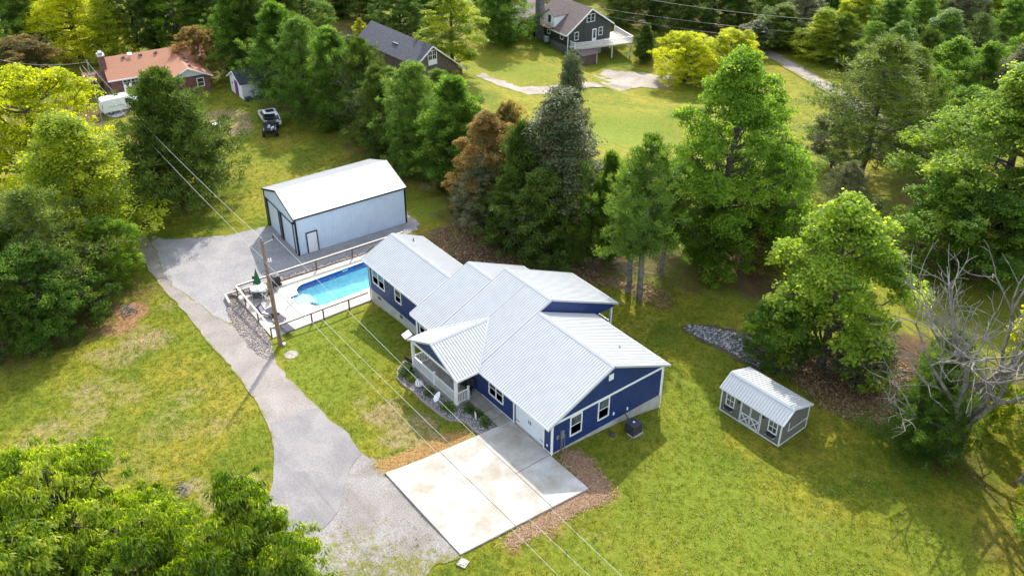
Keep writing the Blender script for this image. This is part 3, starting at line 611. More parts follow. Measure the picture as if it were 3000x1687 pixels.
    panels(O, (1, 0, 0), U, [P(pm, pr), P(x23, -.14), P(x23, 6.4), P(pm, 6.4)], 'metal_roof', H)
    panels(O, (1, 0, 0), U, [P(x23, -.14), P(px1, -.49), P(x3, -.49), P(x3, 5.16), P(x23, 5.16)], 'metal_roof', H)
    # porch gable roof
    pz, pe, pf = 4.06, 2.62, -2.5; s2 = (pz-pe)/(px1-pm); ka = math.hypot(1, s2)
    for sg, xe in ((1, px1), (-1, px0)):
        w_ = abs(xe-pm); A = Vector((0, 1, 0)); B = Vector((-sg, 0, s2)).normalized()
        MB().prism([(xe, pf, pe), (xe, -.47, pe), (pm, pr, pz), (pm, pf, pz)], (0, 0, -.12)).build('roof_deck', 'white_trim', H)
        panels((xe, pf, pe), A, B, [(0, 0), (2.03, 0), (pr-pf, w_*ka), (0, w_*ka)], 'metal_roof', H)
        v = MB(); v.bar((xe, -.47, pe+.045), (pm, pr, pz+.055), .16, .02); v.build('valley_flashing', 'grey_metal', H)
    # ridge caps, rake trims, eave fascia
    def cap(a, b, lat, drop, name='ridge_cap'):
        a, b, lat = Vector(a), Vector(b), Vector(lat); q = MB(); up = Vector((0, 0, .052)); dn = Vector((0, 0, drop))
        q.add([a+lat+dn+up*.9, a+up*1.2, a-lat+dn+up*.9, b+lat+dn+up*.9, b+up*1.2, b-lat+dn+up*.9, a+lat+dn, a-lat+dn, b+lat+dn, b-lat+dn],
              [(0, 1, 4, 3), (1, 2, 5, 4), (0, 3, 8, 6), (2, 7, 9, 5), (0, 6, 7, 2, 1), (3, 4, 5, 9, 8)]); q.build(name, 'roof_trim', H)
    for xa, xb, y in ((x00, x01, 3.42), (x01, x12, 5.16), (x12, x23, 6.4), (x23, x3, 5.16)): cap((xa-.01, y, Zf(y)), (xb+.01, y, Zf(y)), (0, .17, 0), -.075)
    cap((pm, pf-.01, pz), (pm, pr+.05, pz), (.17, 0, 0), -.078)
    def rake(a, b, name='rake_trim', w_=.05, h=.15): MB().bar(Vector(a)+Vector((0, 0, -.03)), Vector(b)+Vector((0, 0, -.03)), w_, h).build(name, 'roof_trim', H)
    for x, yr, ya, ye in ((x3+.02, 5.16, -.49, 10.8), (x00-.02, 3.42, .38, 6.5), (x01-.02, 5.16, -.49, 10.8), (x23+.02, 6.4, 5.1, 13.3), (x12-.02, 6.4, 5.1, 13.3)):
        rake((x, ya, Zf(ya)), (x, yr, Zf(yr))); rake((x, yr, Zf(yr)), (x, ye, Zf(yr)-S*(ye-yr)))
    rake((px1, pf-.02, pe), (pm, pf-.02, pz)); rake((px0, pf-.02, pe), (pm, pf-.02, pz))
    def fascia(a, b): MB().bar(Vector(a)+Vector((0, 0, -.09)), Vector(b)+Vector((0, 0, -.09)), .035, .19).build('fascia', 'white_trim', H)
    fascia(f(x00, .36), f(x01-.05, .36)); fascia(f(x01, -.51), f(px0-.03, -.51)); fascia(f(px1+.03, -.51), f(x3, -.51))
    fascia((px1+.02, pf, pe), (px1+.02, -.53, pe)); fascia((px0-.02, pf, pe), (px0-.02, -.53, pe))
    for xa, xb, yr, ye in ((x00, x01, 3.42, 6.5), (x01, x12, 5.16, 10.8), (x12, x23, 6.4, 13.3), (x23, x3, 5.16, 10.8)):
        z = Zf(yr)-S*(ye-yr); fascia((xa, ye+.02, z), (xb, ye+.02, z))
    # gable vent, roof vents
    v = MB(); v.box(.004, .05, 4.92, 5.34, 3.86, 4.36); v.build('gable_vent', 'white_trim', H)
    def rp(x, y, yr): return Vector((x, y, Zf(yr)-S*(y-yr)))
    for x, y, yr, c in ((-2.4, 8.2, 5.16, 'grey_metal'), (-24.2, 4.7, 3.42, 'charcoal')):
        p = rp(x, y, yr); MB().cyl(p-Vector((0, 0, .05)), p+Vector((0, 0, .32)), .045, n=8).cyl(p+Vector((0, 0, .0)), p+Vector((0, 0, .08)), .12, .05, n=8).build('roof_vent', c, H)
    p = rp(-14.6, 9.9, 5.16); MB().cyl(p-Vector((0, 0, .2)), p+Vector((0, 0, .5)), .08, n=8).build('roof_vent', 'plastic_white', H)
    # windows
    window(H, (-7.06, -.0, .70), (1, 0, 0), (0, 0, 1), 1.72, 1.42, (0, -1, 0), 'double')
    window(H, (.0, 1.55, .70), (0, 1, 0), (0, 0, 1), 1.08, 1.70, (1, 0, 0), pane='curtain_glass', bars=(0, 0))
    window(H, (.0, 4.08, .74), (0, 1, 0), (0, 0, 1), 1.06, 1.74, (1, 0, 0), pane='curtain_glass')
    window(H, (-24.75, .80, .92), (1, 0, 0), (0, 0, 1), 1.98, 1.56, (0, -1, 0), 'double', pane='curtain_glass')
    window(H, (-21.15, .80, .95), (1, 0, 0), (0, 0, 1), 1.0, 1.30, (0, -1, 0))
    window(H, (-16.2, 0, .95), (1, 0, 0), (0, 0, 1), .9, 1.30, (0, -1, 0))
    window(H, (-13.2, 0, .75), (1, 0, 0), (0, 0, 1), 1.7, 1.35, (0, -1, 0), 'double')
    d = MB().box(-10.6, -9.6, -.05, .0, .0, 2.1).build('front_door', 'white_trim', H); MB().box(-10.35, -9.85, -.07, -.05, 1.1, 1.9).build('pane', 'dark_glass', d); MB().cyl((-9.7, -.12, 1.0), (-9.7, -.05, 1.0), .03).build('handle', 'charcoal', d)
    # garage door of stacked panels, dark hinge straps and handles
    gd = MB().box(-4.08, -.88, .10, .13, -.07, 2.08).build('garage_door', 'garage_white', H)
    for r in range(4):
        for c in range(4):
            x0 = -4.05+c*.79; z0 = -.05+r*.53; MB().box(x0+.05, x0+.74, .082, .099, z0+.05, z0+.48).build('door_panel', 'garage_white', gd)
    for x in (-2.56, -2.38): MB().box(x-.02, x+.02, .05, .081, .85, 1.15).build('handle', 'black', gd)
    for x0, x1 in ((-3.98, -3.6), (-1.36, -.98)):
        for z in (.32, 1.78): MB().box(x0, x1, .062, .081, z-.025, z+.025).build('hinge_strap', 'black', gd)
    MB().box(-4.05, -.9, -.02, .16, -.075, -.055).build('threshold', 'concrete_porch', H)
    # meter, outlet boxes, hose bib
    me_ = MB().box(.003, .12, .72, 1.0, 1.0, 1.62).cyl((.12, .86, 1.35), (.2, .86, 1.35), .09, n=10); mm = me_.build('electric_meter', 'grey_metal', H)
    q = MB(); [q.cyl((.05, y, -.15), (.05, y, 1.1), .03, n=6) for y in (.78, .92, 1.1)]; q.build('conduit', 'grey_metal', mm)
    MB().box(.003, .08, .36, .56, 1.1, 1.4).build('junction_box', 'grey_metal', H); MB().box(.003, .05, 5.55, 5.68, .52, .75).build('outlet_box', 'plastic_white', H); MB().box(.003, .05, 6.9, 7.02, .28, .52).build('outlet_box', 'plastic_white', H)
    MB().box(-.52, -.4, -.04, -.003, .38, .55).build('outlet_box', 'plastic_white', H)
    l = MB().box(-4.55, -4.45, -.12, -.003, 2.0, 2.18); l.build('wall_lamp', 'red_flower', H)
    # front porch: slab, posts, railings, gable face
    pb = MB().box(-14.0, -8.06, -2.2, -.02, -1.2, -.05).build('porch_slab', 'concrete_porch', H)
    MB().prism([(px0+.4, pf+.22, pe+.02), (px1-.4, pf+.22, pe+.02), (pm, pf+.22, pz-.2)], (0, .08, 0)).build('porch_gable', 'blue_lap', H)
    MB().box(-13.9, -8.05, pf+.2, pf+.34, 2.42, 2.62).build('porch_beam', 'white_trim', H)
    MB().box(-13.9, -13.76, pf+.34, 0, 2.42, 2.60).box(-8.19, -8.05, pf+.34, 0, 2.42, 2.60).build('porch_beam', 'white_trim', H)
    for x in (-13.85, -8.2):
        MB().box(x-.10, x+.10, -2.2, -2.0, -.05, 2.45).box(x-.14, x+.14, -2.24, -1.96, -.05, .12).box(x-.13, x+.13, -2.23, -1.97, 2.3, 2.45).build('porch_post', 'white_trim', H)
    for x, y in ((-11.02, -2.1), (-8.14, -1.08)): MB().box(x-.06, x+.06, y-.06, y+.06, -.05, 1.12).box(x-.08, x+.08, y-.08, y+.08, 1.12, 1.17).build('newel_post', 'white_trim', H)
    rail(H, (-13.73, -2.1, -.05), (-11.08, -2.1, -.05), .98); rail(H, (-10.96, -2.1, -.05), (-8.32, -2.1, -.05), .98)
    rail(H, (-8.16, -2.0, -.05), (-8.14, -1.15, -.05), .98); rail(H, (-13.85, -1.98, -.05), (-13.85, -.05, -.05), .98)
    # rear covered deck under the tall section
    MB().box(-13.3, -8.0, 10.32, 12.9, -.2, -.02).build('rear_deck', 'deck_wood', H)
    for x in (-13.15, -8.15): MB().box(x-.08, x+.08, 12.72, 12.88, -2.3, 2.5).build('porch_post', 'white_trim', H)
    rail(H, (-8.1, 10.4, -.02), (-8.1, 12.7, -.02), .95, .14); rail(H, (-13.0, 12.8, -.02), (-8.3, 12.8, -.02), .95, .14)
blue_house()

# ------------------------------------------------------------------ pool deck, pool and its furniture
PZ = -1.2
def pool_area():
    out = [(-32.95, -8.2), (-25.38, -8.47), (-25.34, 8.6), (-32.2, 8.6)]
    hole = []
    x0, x1, y0, y1, r = -31.3, -27.0, -3.85, 7.2, 1.15
    for cx, cy, a0 in ((x0+r, y0+r, 180), (x1-r, y0+r, 270), (x1-.3, y1-.3, 0), (x0+.3, y1-.3, 90)):
        rr = r if cy < 0 else .3
        for i in range(7): a = math.radians(a0+15*i); hole.append((cx+rr*math.cos(a), cy+rr*math.sin(a)))
    # white entry steps project from the left end
    hl = []
    for i, p in enumerate(hole):
        hl.append(p)
        if i == 6: hl += [(-30.05, y0), (-30.05, -4.75), (-28.3, -4.75), (-28.3, y0)]
    hole = hl
    dk = bpy.data.objects.new('pool_deck', None); put(dk, kind='structure')
    tri = tessellate_polygon([[Vector((*p, 0)) for p in out], [Vector((*p, 0)) for p in hole]]); al = out+hole
    mb = MB(); mb.v = [(x, y, PZ) for x, y in al]; mb.f = [tuple(t) for t in tri]
    n = len(out); b0 = len(mb.v); mb.v += [(x, y, PZ-.42) for x, y in out]; mb.f += [(i, (i+1) % n, b0+(i+1) % n, b0+i) for i in range(n)]
    mb.build('deck_slab', 'concrete_deck', dk)
    q = MB(); q.bar((-25.4, -5.15, PZ+.001), (-32.8, -5.15, PZ+.001), .03, .012)
    q.build('control_joint', 'charcoal', dk)
    P = thing('swimming_pool', 'blue in-ground swimming pool with rounded end and white steps', 'swimming pool', (0, 0, 0))
    m = len(hole); w = MB(); w.v = [(x, y, PZ-.02) for x, y in hole]+[(x, y, PZ-.66) for x, y in hole]; w.f = [(i, (i+1) % m, m+(i+1) % m, m+i) for i in range(m)]
    w.build('liner_band', 'liner_blue', P)
    f = MB(); f.v = [(x, y, PZ-.66) for x, y in hole]; zc = lambda y: PZ-.95-max(0, min(.5, (y+1)*.10))
    gx = [p for p in hole]
    inner = [(x+(-.25 if x > -29 else .25), y+(.25 if y < 0 else -.25), zc(y)) for x, y in hole]
    f.v += inner; f.f = [(i, (i+1) % m, m+(i+1) % m, m+i) for i in range(m)]; f.f.append(tuple(range(m, 2*m))); f.build('liner', 'liner_pale', P)
    c = MB()
    for i in range(m):
        a, b = Vector((*hole[i], PZ+.012)), Vector((*hole[(i+1) % m], PZ+.012)); c.bar(a, b, .12, .04)
    c.build('coping', 'pool_white', P)
    for i, (yy, z) in enumerate(((-4.72, -.14), (-4.35, -.26), (-3.95, -.42))):
        MB().box(-30.02, -28.33, yy, -3.3+i*.25, PZ-1.2, PZ+z).build('step', 'pool_white', P)
    MB().box(-31.33, -31.27, 1.2, 1.75, PZ-.3, PZ-.12).build('skimmer', 'pool_white', P)
    # water: a thin tinted surface that light passes through
    mt = bpy.data.materials.new('pool_water'); mt.use_nodes = True; nt = mt.node_tree; nt.nodes.clear(); L = nt.links.new
    o = NN(nt, 'ShaderNodeOutputMaterial'); tr = NN(nt, 'ShaderNodeBsdfTransparent'); tr.inputs[0].default_value = (.80, .985, .99, 1)
    gl = NN(nt, 'ShaderNodeBsdfGlossy'); gl.inputs['Roughness'].default_value = .04; fr = NN(nt, 'ShaderNodeFresnel'); fr.inputs[0].default_value = 1.33
    mx = NN(nt, 'ShaderNodeMixShader'); tc = NN(nt, 'ShaderNodeTexCoord'); nz = NN(nt, 'ShaderNodeTexNoise'); nz.inputs['Scale'].default_value = 3.2; nz.inputs['Detail'].default_value = 3; nz.inputs['Distortion'].default_value = 1.2
    bp = NN(nt, 'ShaderNodeBump'); bp.inputs['Strength'].default_value = .5; bp.inputs['Distance'].default_value = .06
    L(tc.outputs['Object'], nz.inputs['Vector']); L(nz.outputs['Fac'], bp.inputs['Height']); L(bp.outputs[0], gl.inputs['Normal']); L(bp.outputs[0], fr.inputs['Normal'])
    L(fr.outputs[0], mx.inputs[0]); L(tr.outputs[0], mx.inputs[1]); L(gl.outputs[0], mx.inputs[2]); L(mx.outputs[0], o.inputs[0]); M['pool_water'] = mt
    wt = MB(); wt.v = [(x, y, PZ-.12) for x, y in hole]; wt.f = [tuple(range(m))]; wt.build('water', 'pool_water', P)
    lr = thing('pool_handrail', 'curved metal grab rail at the white pool steps', 'handrail', (-29.2, -5.0, PZ))
    for y in (0,): MB().tube([(.35, -.35, 0), (.3, -.33, .8), (.15, -.2, .92), (-.05, 0, .85), (-.1, .35, .45), (-.05, .55, -.1)], .03, 8).build('rail_tube', 'chrome', lr)
    MB().cyl((.35, -.35, 0), (.35, -.35, .02), .09, n=10).build('base_flange', 'chrome', lr)
    # fence: posts and one flat top rail
    F = thing('pool_fence', 'low timber post and rail fence round the pool deck', 'fence', (-33, -8.15, PZ))
    A, B, C0, D0 = (0, 0), (7.6, -.32), (7.78, 8.6), (.75, 16.5)
    def run(a, b, ts, pm, rm, hz=1.02):
        a = Vector((*a, 0)); b = Vector((*b, 0)); L_ = b-a
        MB().bar(a+Vector((0, 0, hz)), b+Vector((0, 0, hz)), .15, .045).build('top_rail', rm, F)
        MB().bar(a+Vector((0, 0, hz-.09)), b+Vector((0, 0, hz-.09)), .04, .12).build('under_rail', pm, F)
        for t in ts: p = a+L_*t; MB().box(p.x-.05, p.x+.05, p.y-.05, p.y+.05, -.35, hz-.03).build('fence_post', pm, F)
    run(A, B, (.012, .25, .62, .985), 'post_wood', 'rail_wood'); run(B, C0, (.40, .52, .79), 'post_wood', 'rail_wood'); run(A, D0, (.24, .455, .675, .9), 'post_wood', 'rail_wood')
    kb = thing('landscape_curb', 'low concrete retaining curb behind the pool fence', 'curb', (-33.9, -8.9, PZ-.1))
    MB().bar((0, 0, -.12), (1.2, 13, -.12), .16, .5).build('long_curb', 'concrete_deck', kb); MB().bar((.05, -.02, -.12), (1.55, -.25, -.12), .2, .5).build('end_curb', 'concrete_deck', kb)
pool_area()
bank = px_poly([(573,745),(600,720),(680,855),(693,905),(660,905),(610,850),(570,790)], KD, 1)
drape('rock_bank', bank, 'mulch', .06, .6, .1, 12, kind='structure')
stones('bank_rocks', bank, 2600, .03, .085, 'bank_rock', .06, 3, kind='stuff')
strip = [(-33.75, -8.6), (-33.05, -8.1), (-32.4, 4.5), (-32.85, 4.5)]
drape('planting_strip', strip, 'mulch', .3, .6, .02, 13, kind='structure')
stones('strip_gravel', strip, 900, .04, .09, 'bank_rock', .3, 4, kind='stuff')

def patio_set():
    T = thing('patio_table', 'round glass-topped patio table beside the pool', 'table', (-32.0, -6.55, PZ))
    MB().cyl((0, 0, .70), (0, 0, .725), .72, n=24).build('table_top', 'tinted_table', T)
    for i in range(4):
        a = PI/4+i*PI/2; MB().tube([(.5*math.cos(a), .5*math.sin(a), 0), (.35*math.cos(a), .35*math.sin(a), .4), (.55*math.cos(a), .55*math.sin(a), .7)], .02, 6).build('leg', 'black', T)
    MB().lathe([(.70, .66), (.745, .68), (.745, .705), (.70, .705)], n=24).build('table_rim', 'black', T)
    U = thing('closed_umbrella', 'closed green patio umbrella standing through the patio table', 'umbrella', (-32.0, -6.55, PZ))
    MB().cyl((0, 0, 0), (0, 0, 2.55), .022, n=8).build('pole', 'black', U); MB().lathe([(.26, 0), (.26, .05), (.08, .09), (.03, .2)], n=14).build('base', 'black', U)
    c = MB(); n = 16; Z = [1.15, 1.35, 1.7, 2.05, 2.35, 2.62]; Rr = [.23, .26, .20, .14, .08, .02]
    vs = [(r*(1+.28*(1 if i % 2 else -1)*(1-z/3.0))*math.cos(2*PI*i/n), r*(1+.28*(1 if i % 2 else -1)*(1-z/3.0))*math.sin(2*PI*i/n), z) for r, z in zip(Rr, Z) for i in range(n)]
    c.add(vs, [(j*n+i, j*n+(i+1) % n, (j+1)*n+(i+1) % n, (j+1)*n+i) for j in range(5) for i in range(n)]).build('canopy', 'umbrella_green', U); MB().cyl((0, 0, 2.6), (0, 0, 2.72), .03, .01).build('finial', 'black', U)
    ch = thing('patio_chair', 'black sling patio chair on the fence side of the glass table', 'chair', (0, 0, 0), 0, 'chairs round the glass patio table')
    MB().obox((0, 0, .43), (.25, 0, 0), (0, .25, .02), (0, 0, .012)).build('seat', 'charcoal', ch)
    MB().obox((0, -.34, .78), (.25, 0, 0), (0, -.07, .33), (0, .012, .003)).build('backrest', 'charcoal', ch)
    for s in (-1, 1):
        MB().tube([(.27*s, .25, 0), (.27*s, .27, .60), (.27*s, -.25, .64)], .018, 6).build('arm_frame', 'black', ch); MB().tube([(.27*s, -.42, 1.12), (.27*s, -.24, .42), (.27*s, -.36, 0)], .018, 6).build('back_frame', 'black', ch)
    MB().bar((-.27, .25, .1), (.27, .25, .1), .02).build('stretcher', 'black', ch)
    for i, (a, lb) in enumerate(((100, 'black sling patio chair between the glass table and the back fence'), (195, 'black sling patio chair at the left side of the glass table'), (262, 'black sling patio chair with its back to the lawn side of the glass table'), (318, 'black sling patio chair in front of the glass table nearest the loungers'), (20, 'black sling patio chair between the glass table and the pool'))):
        c = ch if i == 0 else copy_tree(ch); t = math.radians(a+65); c.location = (-32.0+1.0*math.cos(t), -6.55+1.0*math.sin(t), PZ); c.rotation_euler = (0, 0, t+PI/2); c['label'] = lb
    B = thing('trash_bin', 'black wheeled bin by the back pool fence', 'bin', (-32.5, -4.65, PZ), .1)
    MB().add([(-.24, -.26, 0), (.24, -.26, 0), (.24, .22, 0), (-.24, .22, 0), (-.30, -.32, .98), (.30, -.32, .98), (.30, .28, .98), (-.30, .28, .98)], [(3, 2, 1, 0), (4, 5, 6, 7), (0, 1, 5, 4), (1, 2, 6, 5), (2, 3, 7, 6), (3, 0, 4, 7)]).build('body', 'black', B)
    MB().obox((0, 0, 1.02), (.33, 0, 0), (0, .34, 0), (0, 0, .035)).build('lid', 'charcoal', B)
    for s in (-1, 1): MB().cyl((.2*s, .27, .1), (.28*s, .27, .1), .1, n=10).build('wheel', 'black', B)
    def lounger(label, loc, rz, back=35, grp='sun loungers on the pool deck'):
        G = thing('sun_lounger', label, 'sun lounger', loc, rz, grp)
        MB().obox((0, .45, .33), (.30, 0, 0), (0, .75, 0), (0, 0, .018)).build('bed', 'lounge_fabric', G)
        a = math.radians(back); MB().obox((0, -.3-.36*math.cos(a), .34+.36*math.sin(a)), (.30, 0, 0), (0, -.36*math.cos(a), .36*math.sin(a)), (0, .015*math.sin(a), .015*math.cos(a))).build('backrest', 'lounge_fabric', G)
        for s in (-1, 1):
            MB().tube([(.32*s, 1.2, .33), (.32*s, -.3, .33), (.32*s, -.3-.72*math.cos(a), .34+.72*math.sin(a))], .02, 6).build('side_rail', 'black', G)
            for y in (1.0, -.35): MB().tube([(.32*s, y-.12, .33), (.32*s, y, 0), (.32*s, y+.14, .33)], .016, 6).build('leg', 'black', G)
        return G
    lounger('dark sun lounger lying flat, nearest the pool steps', (-27.9, -7.0, PZ), -PI/2+.15, 12); lounger('dark sun lounger behind the lawn-side fence rail, nearest the grass', (-26.1, -7.1, PZ), -PI/2+.1, 8)
    g = lounger('purple-grey lounger with raised back and pale towel by the utility pole', (-28.6, -7.5, PZ), -1.0, 60)
    tw = MB().obox((0, 0, .37), (.22, 0, 0), (0, .35, 0), (0, 0, .012)).obox((0, -.42, .62), (.2, 0, 0), (0, -.1, .22), (0, .01, .004)).build('towel', 'lounge_light', None); setp(tw, 'pale towel lying over the raised purple-grey lounger', 'towel'); tw.location = (-28.6, -7.5, PZ); tw.rotation_euler = (0, 0, -1.0)
    s = thing('side_table', 'small low side table between the dark sun loungers', 'table', (-27.0, -7.35, PZ)); MB().box(-.22, .22, -.22, .22, .38, .41).build('table_top', 'tinted_table', s)
    for x in (-.18, .18):
        for y in (-.18, .18): MB().cyl((x, y, 0), (x, y, .38), .015, n=6).build('leg', 'black', s)
patio_set()

# ------------------------------------------------------------------ metal barn
def barn():
    bx = thing('metal_barn', 'pale blue-grey metal garage building with black trim and two roll-up doors', 'garage building', (-36.30, -.62, -1.5), math.radians(-3.3))
    W_, Ln, he, hr = 7.5, 11.5, 3.98, 5.28; S = (hr-he)/(W_/2); k = math.hypot(1, S)     # local x negative = away, y = length
    wall = 'barn_wall'
    MB().box(-.10, -.02, .02, Ln-.02, 0, he-.06).build('wall', wall, bx); MB().box(-W_+.02, -W_+.1, .02, Ln-.02, 0, he-.06).build('wall', wall, bx)
    for y in (0, Ln-.1):
        if y > 0: MB().prism([(0-.1, y, 0), (-W_+.1, y, 0), (-W_+.1, y, he-.08), (-W_/2, y, hr-.1), (-.1, y, he-.08)], (0, .08, 0)).build('wall', wall, bx)
    dw, dh = 3.0, 3.12; d1, d2 = -7.05, -3.62
    MB().prism([(-.1, .02, dh), (-W_+.1, .02, dh), (-W_+.1, .02, he-.08), (-W_/2, .02, hr-.1), (-.1, .02, he-.08)], (0, .08, 0)).build('wall', wall, bx)
    for a, b in ((-W_+.1, d1), (d1+dw, d2), (d2+dw, -.1)): MB().box(a, b, .02, .1, 0, dh).build('wall', wall, bx)
    panels((0, 0.05, 0), (0, 1, 0), (0, 0, 1), [(0, 0), (Ln-.1, 0), (Ln-.1, he-.1), (0, he-.1)], wall, bx, 'wall_panel', rh=.03, rw=.05, lift=-.012)
    for d in (d1, d2):
        D_ = MB().box(d+.06, d+dw-.06, .12, .16, .02, dh-.05).build('roll_up_door', 'barn_wall', bx)
        for i in range(5): MB().box(d+.09, d+dw-.09, .095, .118, .05+i*.61, .63+i*.61).build('door_panel', 'barn_wall', D_)
        MB().box(d-.10, d+.06, -.04, .18, 0, dh+.06).build('door_trim', 'black', bx); MB().box(d+dw-.06, d+dw+.10, -.04, .18, 0, dh+.06).build('door_trim', 'black', bx); MB().box(d-.10, d+dw+.10, -.04, .18, dh-.05, dh+.06).build('door_trim', 'black', bx)
    pd = MB().box(.02, .07, 1.0, 1.95, .05, 2.1).build('side_door', 'plastic_white', bx); MB().cyl((.07, 1.85, 1.0), (.13, 1.85, 1.0), .03).build('handle', 'grey_metal', pd)
    for z in (.25, .85, 1.45): MB().box(.071, .085, 1.15, 1.8, z, z+.45).build('door_panel', 'plastic_white', pd)
    MB().box(.02, .09, .9, 1.0, 0, 2.2).box(.02, .09, 1.95, 2.05, 0, 2.2).box(.02, .09, 1.0, 1.95, 2.1, 2.2).build('door_frame', 'black', bx)
    for x0, x1, y0, y1 in ((-.12, .06, -.03, .12), (-.12, .06, Ln-.12, Ln+.03), (-W_-.06, -W_+.12, -.03, .12), (-W_-.06, -W_+.12, Ln-.12, Ln+.03)): MB().box(x0, x1, y0, y1, 0, he-.03).build('corner_trim', 'black', bx)
    ov = .12
    for sg, xe in ((1, ov), (-1, -W_-ov)):
        z0 = he-S*ov; Lh = abs(xe+W_/2); B = Vector((-sg, 0, S)).normalized()
        MB().prism([(xe, -ov, z0), (xe, Ln+ov, z0), (-W_/2, Ln+ov, hr), (-W_/2, -ov, hr)], (0, 0, -.1)).build('roof_deck', 'navy_trim', bx)
        panels((xe, -ov, z0), (0, 1, 0), B, [(0, 0), (Ln+2*ov, 0), (Ln+2*ov, Lh*k), (0, Lh*k)], 'barn_roof', bx, rh=.02, rw=.04)
        MB().bar((xe+sg*.03, -ov-.02, z0-.06), (xe+sg*.03, Ln+ov+.02, z0-.06), .05, .16).build('eave_trim', 'black', bx)
        for y in (-ov-.03, Ln+ov+.03): MB().bar((xe, y, z0-.06), (-W_/2, y, hr-.06), .05, .17).build('rake_trim', 'black', bx)
    MB().prism([(-W_/2-.18, -ov, hr-.03), (-W_/2, -ov, hr+.055), (-W_/2+.18, -ov, hr-.03)], (0, Ln+2*ov, 0)).build('ridge_cap', 'barn_roof', bx)
    MB().box(-.35, -.2, -.14, .02, 3.3, 3.5).build('wall_lamp', 'black', bx)
barn()

# ------------------------------------------------------------------ storage shed on the right
def garden_shed():
    rz = math.radians(2.4); zb = -1.62
    s = thing('storage_shed', 'grey storage shed with silver ribbed roof and white crossed double doors', 'shed', (2.61, 14.04, zb), rz)
    L_, Dp, he, hr, xr = 5.3, 3.25, 2.12, 2.95, 1.05          # ridge sits towards the front
    hb = he+.12
    for a, b in (('x', 0), ('x', Dp)): pass
    MB().box(.02, L_-.02, .02, .08, .12, he-.05).build('wall', 'shed_siding', s); MB().box(.02, L_-.02, Dp-.08, Dp-.02, .12, hb-.05).build('wall', 'shed_siding', s)
    for x in (.02, L_-.08): MB().prism([(x, .08, .12), (x, Dp-.08, .12), (x, Dp-.08, hb-.05), (x, xr, hr-.1), (x, .08, he-.05)], (.06, 0, 0)).build('wall', 'shed_siding', s)
    MB().box(.0, L_, .0, Dp, 0, .12).build('floor_skid', 'shed_trim', s)
    for x in (0, L_-.07):
        for y in (0, Dp-.07): MB().box(x-.01, x+.08, y-.01, y+.08, .12, he-.03).build('corner_trim', 'shed_trim', s)
    gv = MB()
    for i in range(1, 26): gv.box(i*.205, i*.205+.012, .014, .019, .14, he-.08)
    gv.build('siding_groove', 'charcoal', s, kind='stuff')
    o = .12
    for nm, O, Bv, Lr in (('f', (-o, -o, he-.07), (0, xr+o, hr-he+.07), 0), ('r', (L_+o, Dp+o, hb-.05), (0, -(Dp+o-xr), hr-hb+.05), 1)):
        Bv = Vector(Bv); Ln = Bv.length; A = Vector((1, 0, 0)) if nm == 'f' else Vector((-1, 0, 0)); w_ = L_+2*o; O = Vector(O)
        MB().prism([O, O+A*w_, O+A*w_+Bv, O+Bv], (0, 0, -.06)).build('roof_deck', 'shed_trim', s)
        panels(O, A, Bv, [(0, 0), (w_, 0), (w_, Ln), (0, Ln)], 'metal_roof', s)
    MB().prism([(-o, xr-.15, hr-.04), (-o, xr, hr+.06), (-o, xr+.15, hr-.0)], (L_+2*o, 0, 0)).build('ridge_cap', 'roof_trim', s)
    for x in (-o-.02, L_+o+.02): MB().bar((x, -o, he-.1), (x, xr, hr-.03), .05, .12).bar((x, xr, hr-.03), (x, Dp+o, hb-.08), .05, .12).build('rake_trim', 'shed_trim', s)
    # double door with crossed braces
    x0, x1 = 1.85, 3.50; xm = (x0+x1)/2
    for a, b in ((x0, xm), (xm, x1)):
        d = MB().box(a+.01, b-.01, -.015, .018, .16, 1.98).build('door', 'shed_siding', s); f = MB(); y = -.03
        for p, q in (((a+.04, y, .16), (a+.04, y, 1.98)), ((b-.04, y, .16), (b-.04, y, 1.98)), ((a+.08, y, .2), (b-.08, y, .2)), ((a+.08, y, 1.02), (b-.08, y, 1.02)), ((a+.08, y, 1.94), (b-.08, y, 1.94))): f.bar(p, q, .028, .075)
        f.build('door_frame', 'shed_trim', d)
        MB().bar((a+.09, y, .25), (b-.09, y, .97), .024, .07).build('brace', 'shed_trim', d); MB().bar((a+.09, y+.004, .97), (b-.09, y+.004, .25), .022, .07).build('brace', 'shed_trim', d)
        hx = a+.02 if a == x0 else b-.02
        for z in (.3, 1.02, 1.8): MB().box(hx-.05, hx+.05, -.05, -.045, z-.03, z+.03).build('hinge', 'black', d)
    for x in (x0-.09, x1+.01): MB().box(x, x+.08, -.02, .018, .13, 2.05).build('door_trim', 'shed_trim', s)
    for wx in (.45, 4.2):
        window(s, (wx, .02, .85), (1, 0, 0), (0, 0, 1), .78, 1.08, (0, -1, 0), trim='shed_trim', fr=.07, bars=(1, 0), pane='curtain_glass')
        MB().box(wx+.03, wx+.72, -.2, .0, .62, .80).build('flower_box', 'black', s); MB().box(wx+.02, wx+.06, -.22, -.02, .56, .64).box(wx+.68, wx+.72, -.22, -.02, .56, .64).build('bracket', 'shed_trim', s)
    for wx in (1.62, 3.78): l = MB().lathe([(.04, .1), (.09, .05), (.1, 0)], (wx, -.1, 1.72), 10).cyl((wx, -.1, 1.8), (wx, .02, 1.84), .02).build('wall_lamp', 'black', s); MB().lathe([(.03, -.06), (.06, -.02), (.05, .0)], (wx, -.1, 1.72), 10).build('bulb', 'plastic_white', l)
    MB().box(L_+.002, L_+.03, .85, .92, .95, 1.75).box(L_+.002, L_+.03, .92, Dp-.0, .95, 1.02).build('wall_trim', 'shed_trim', s)
garden_shed()

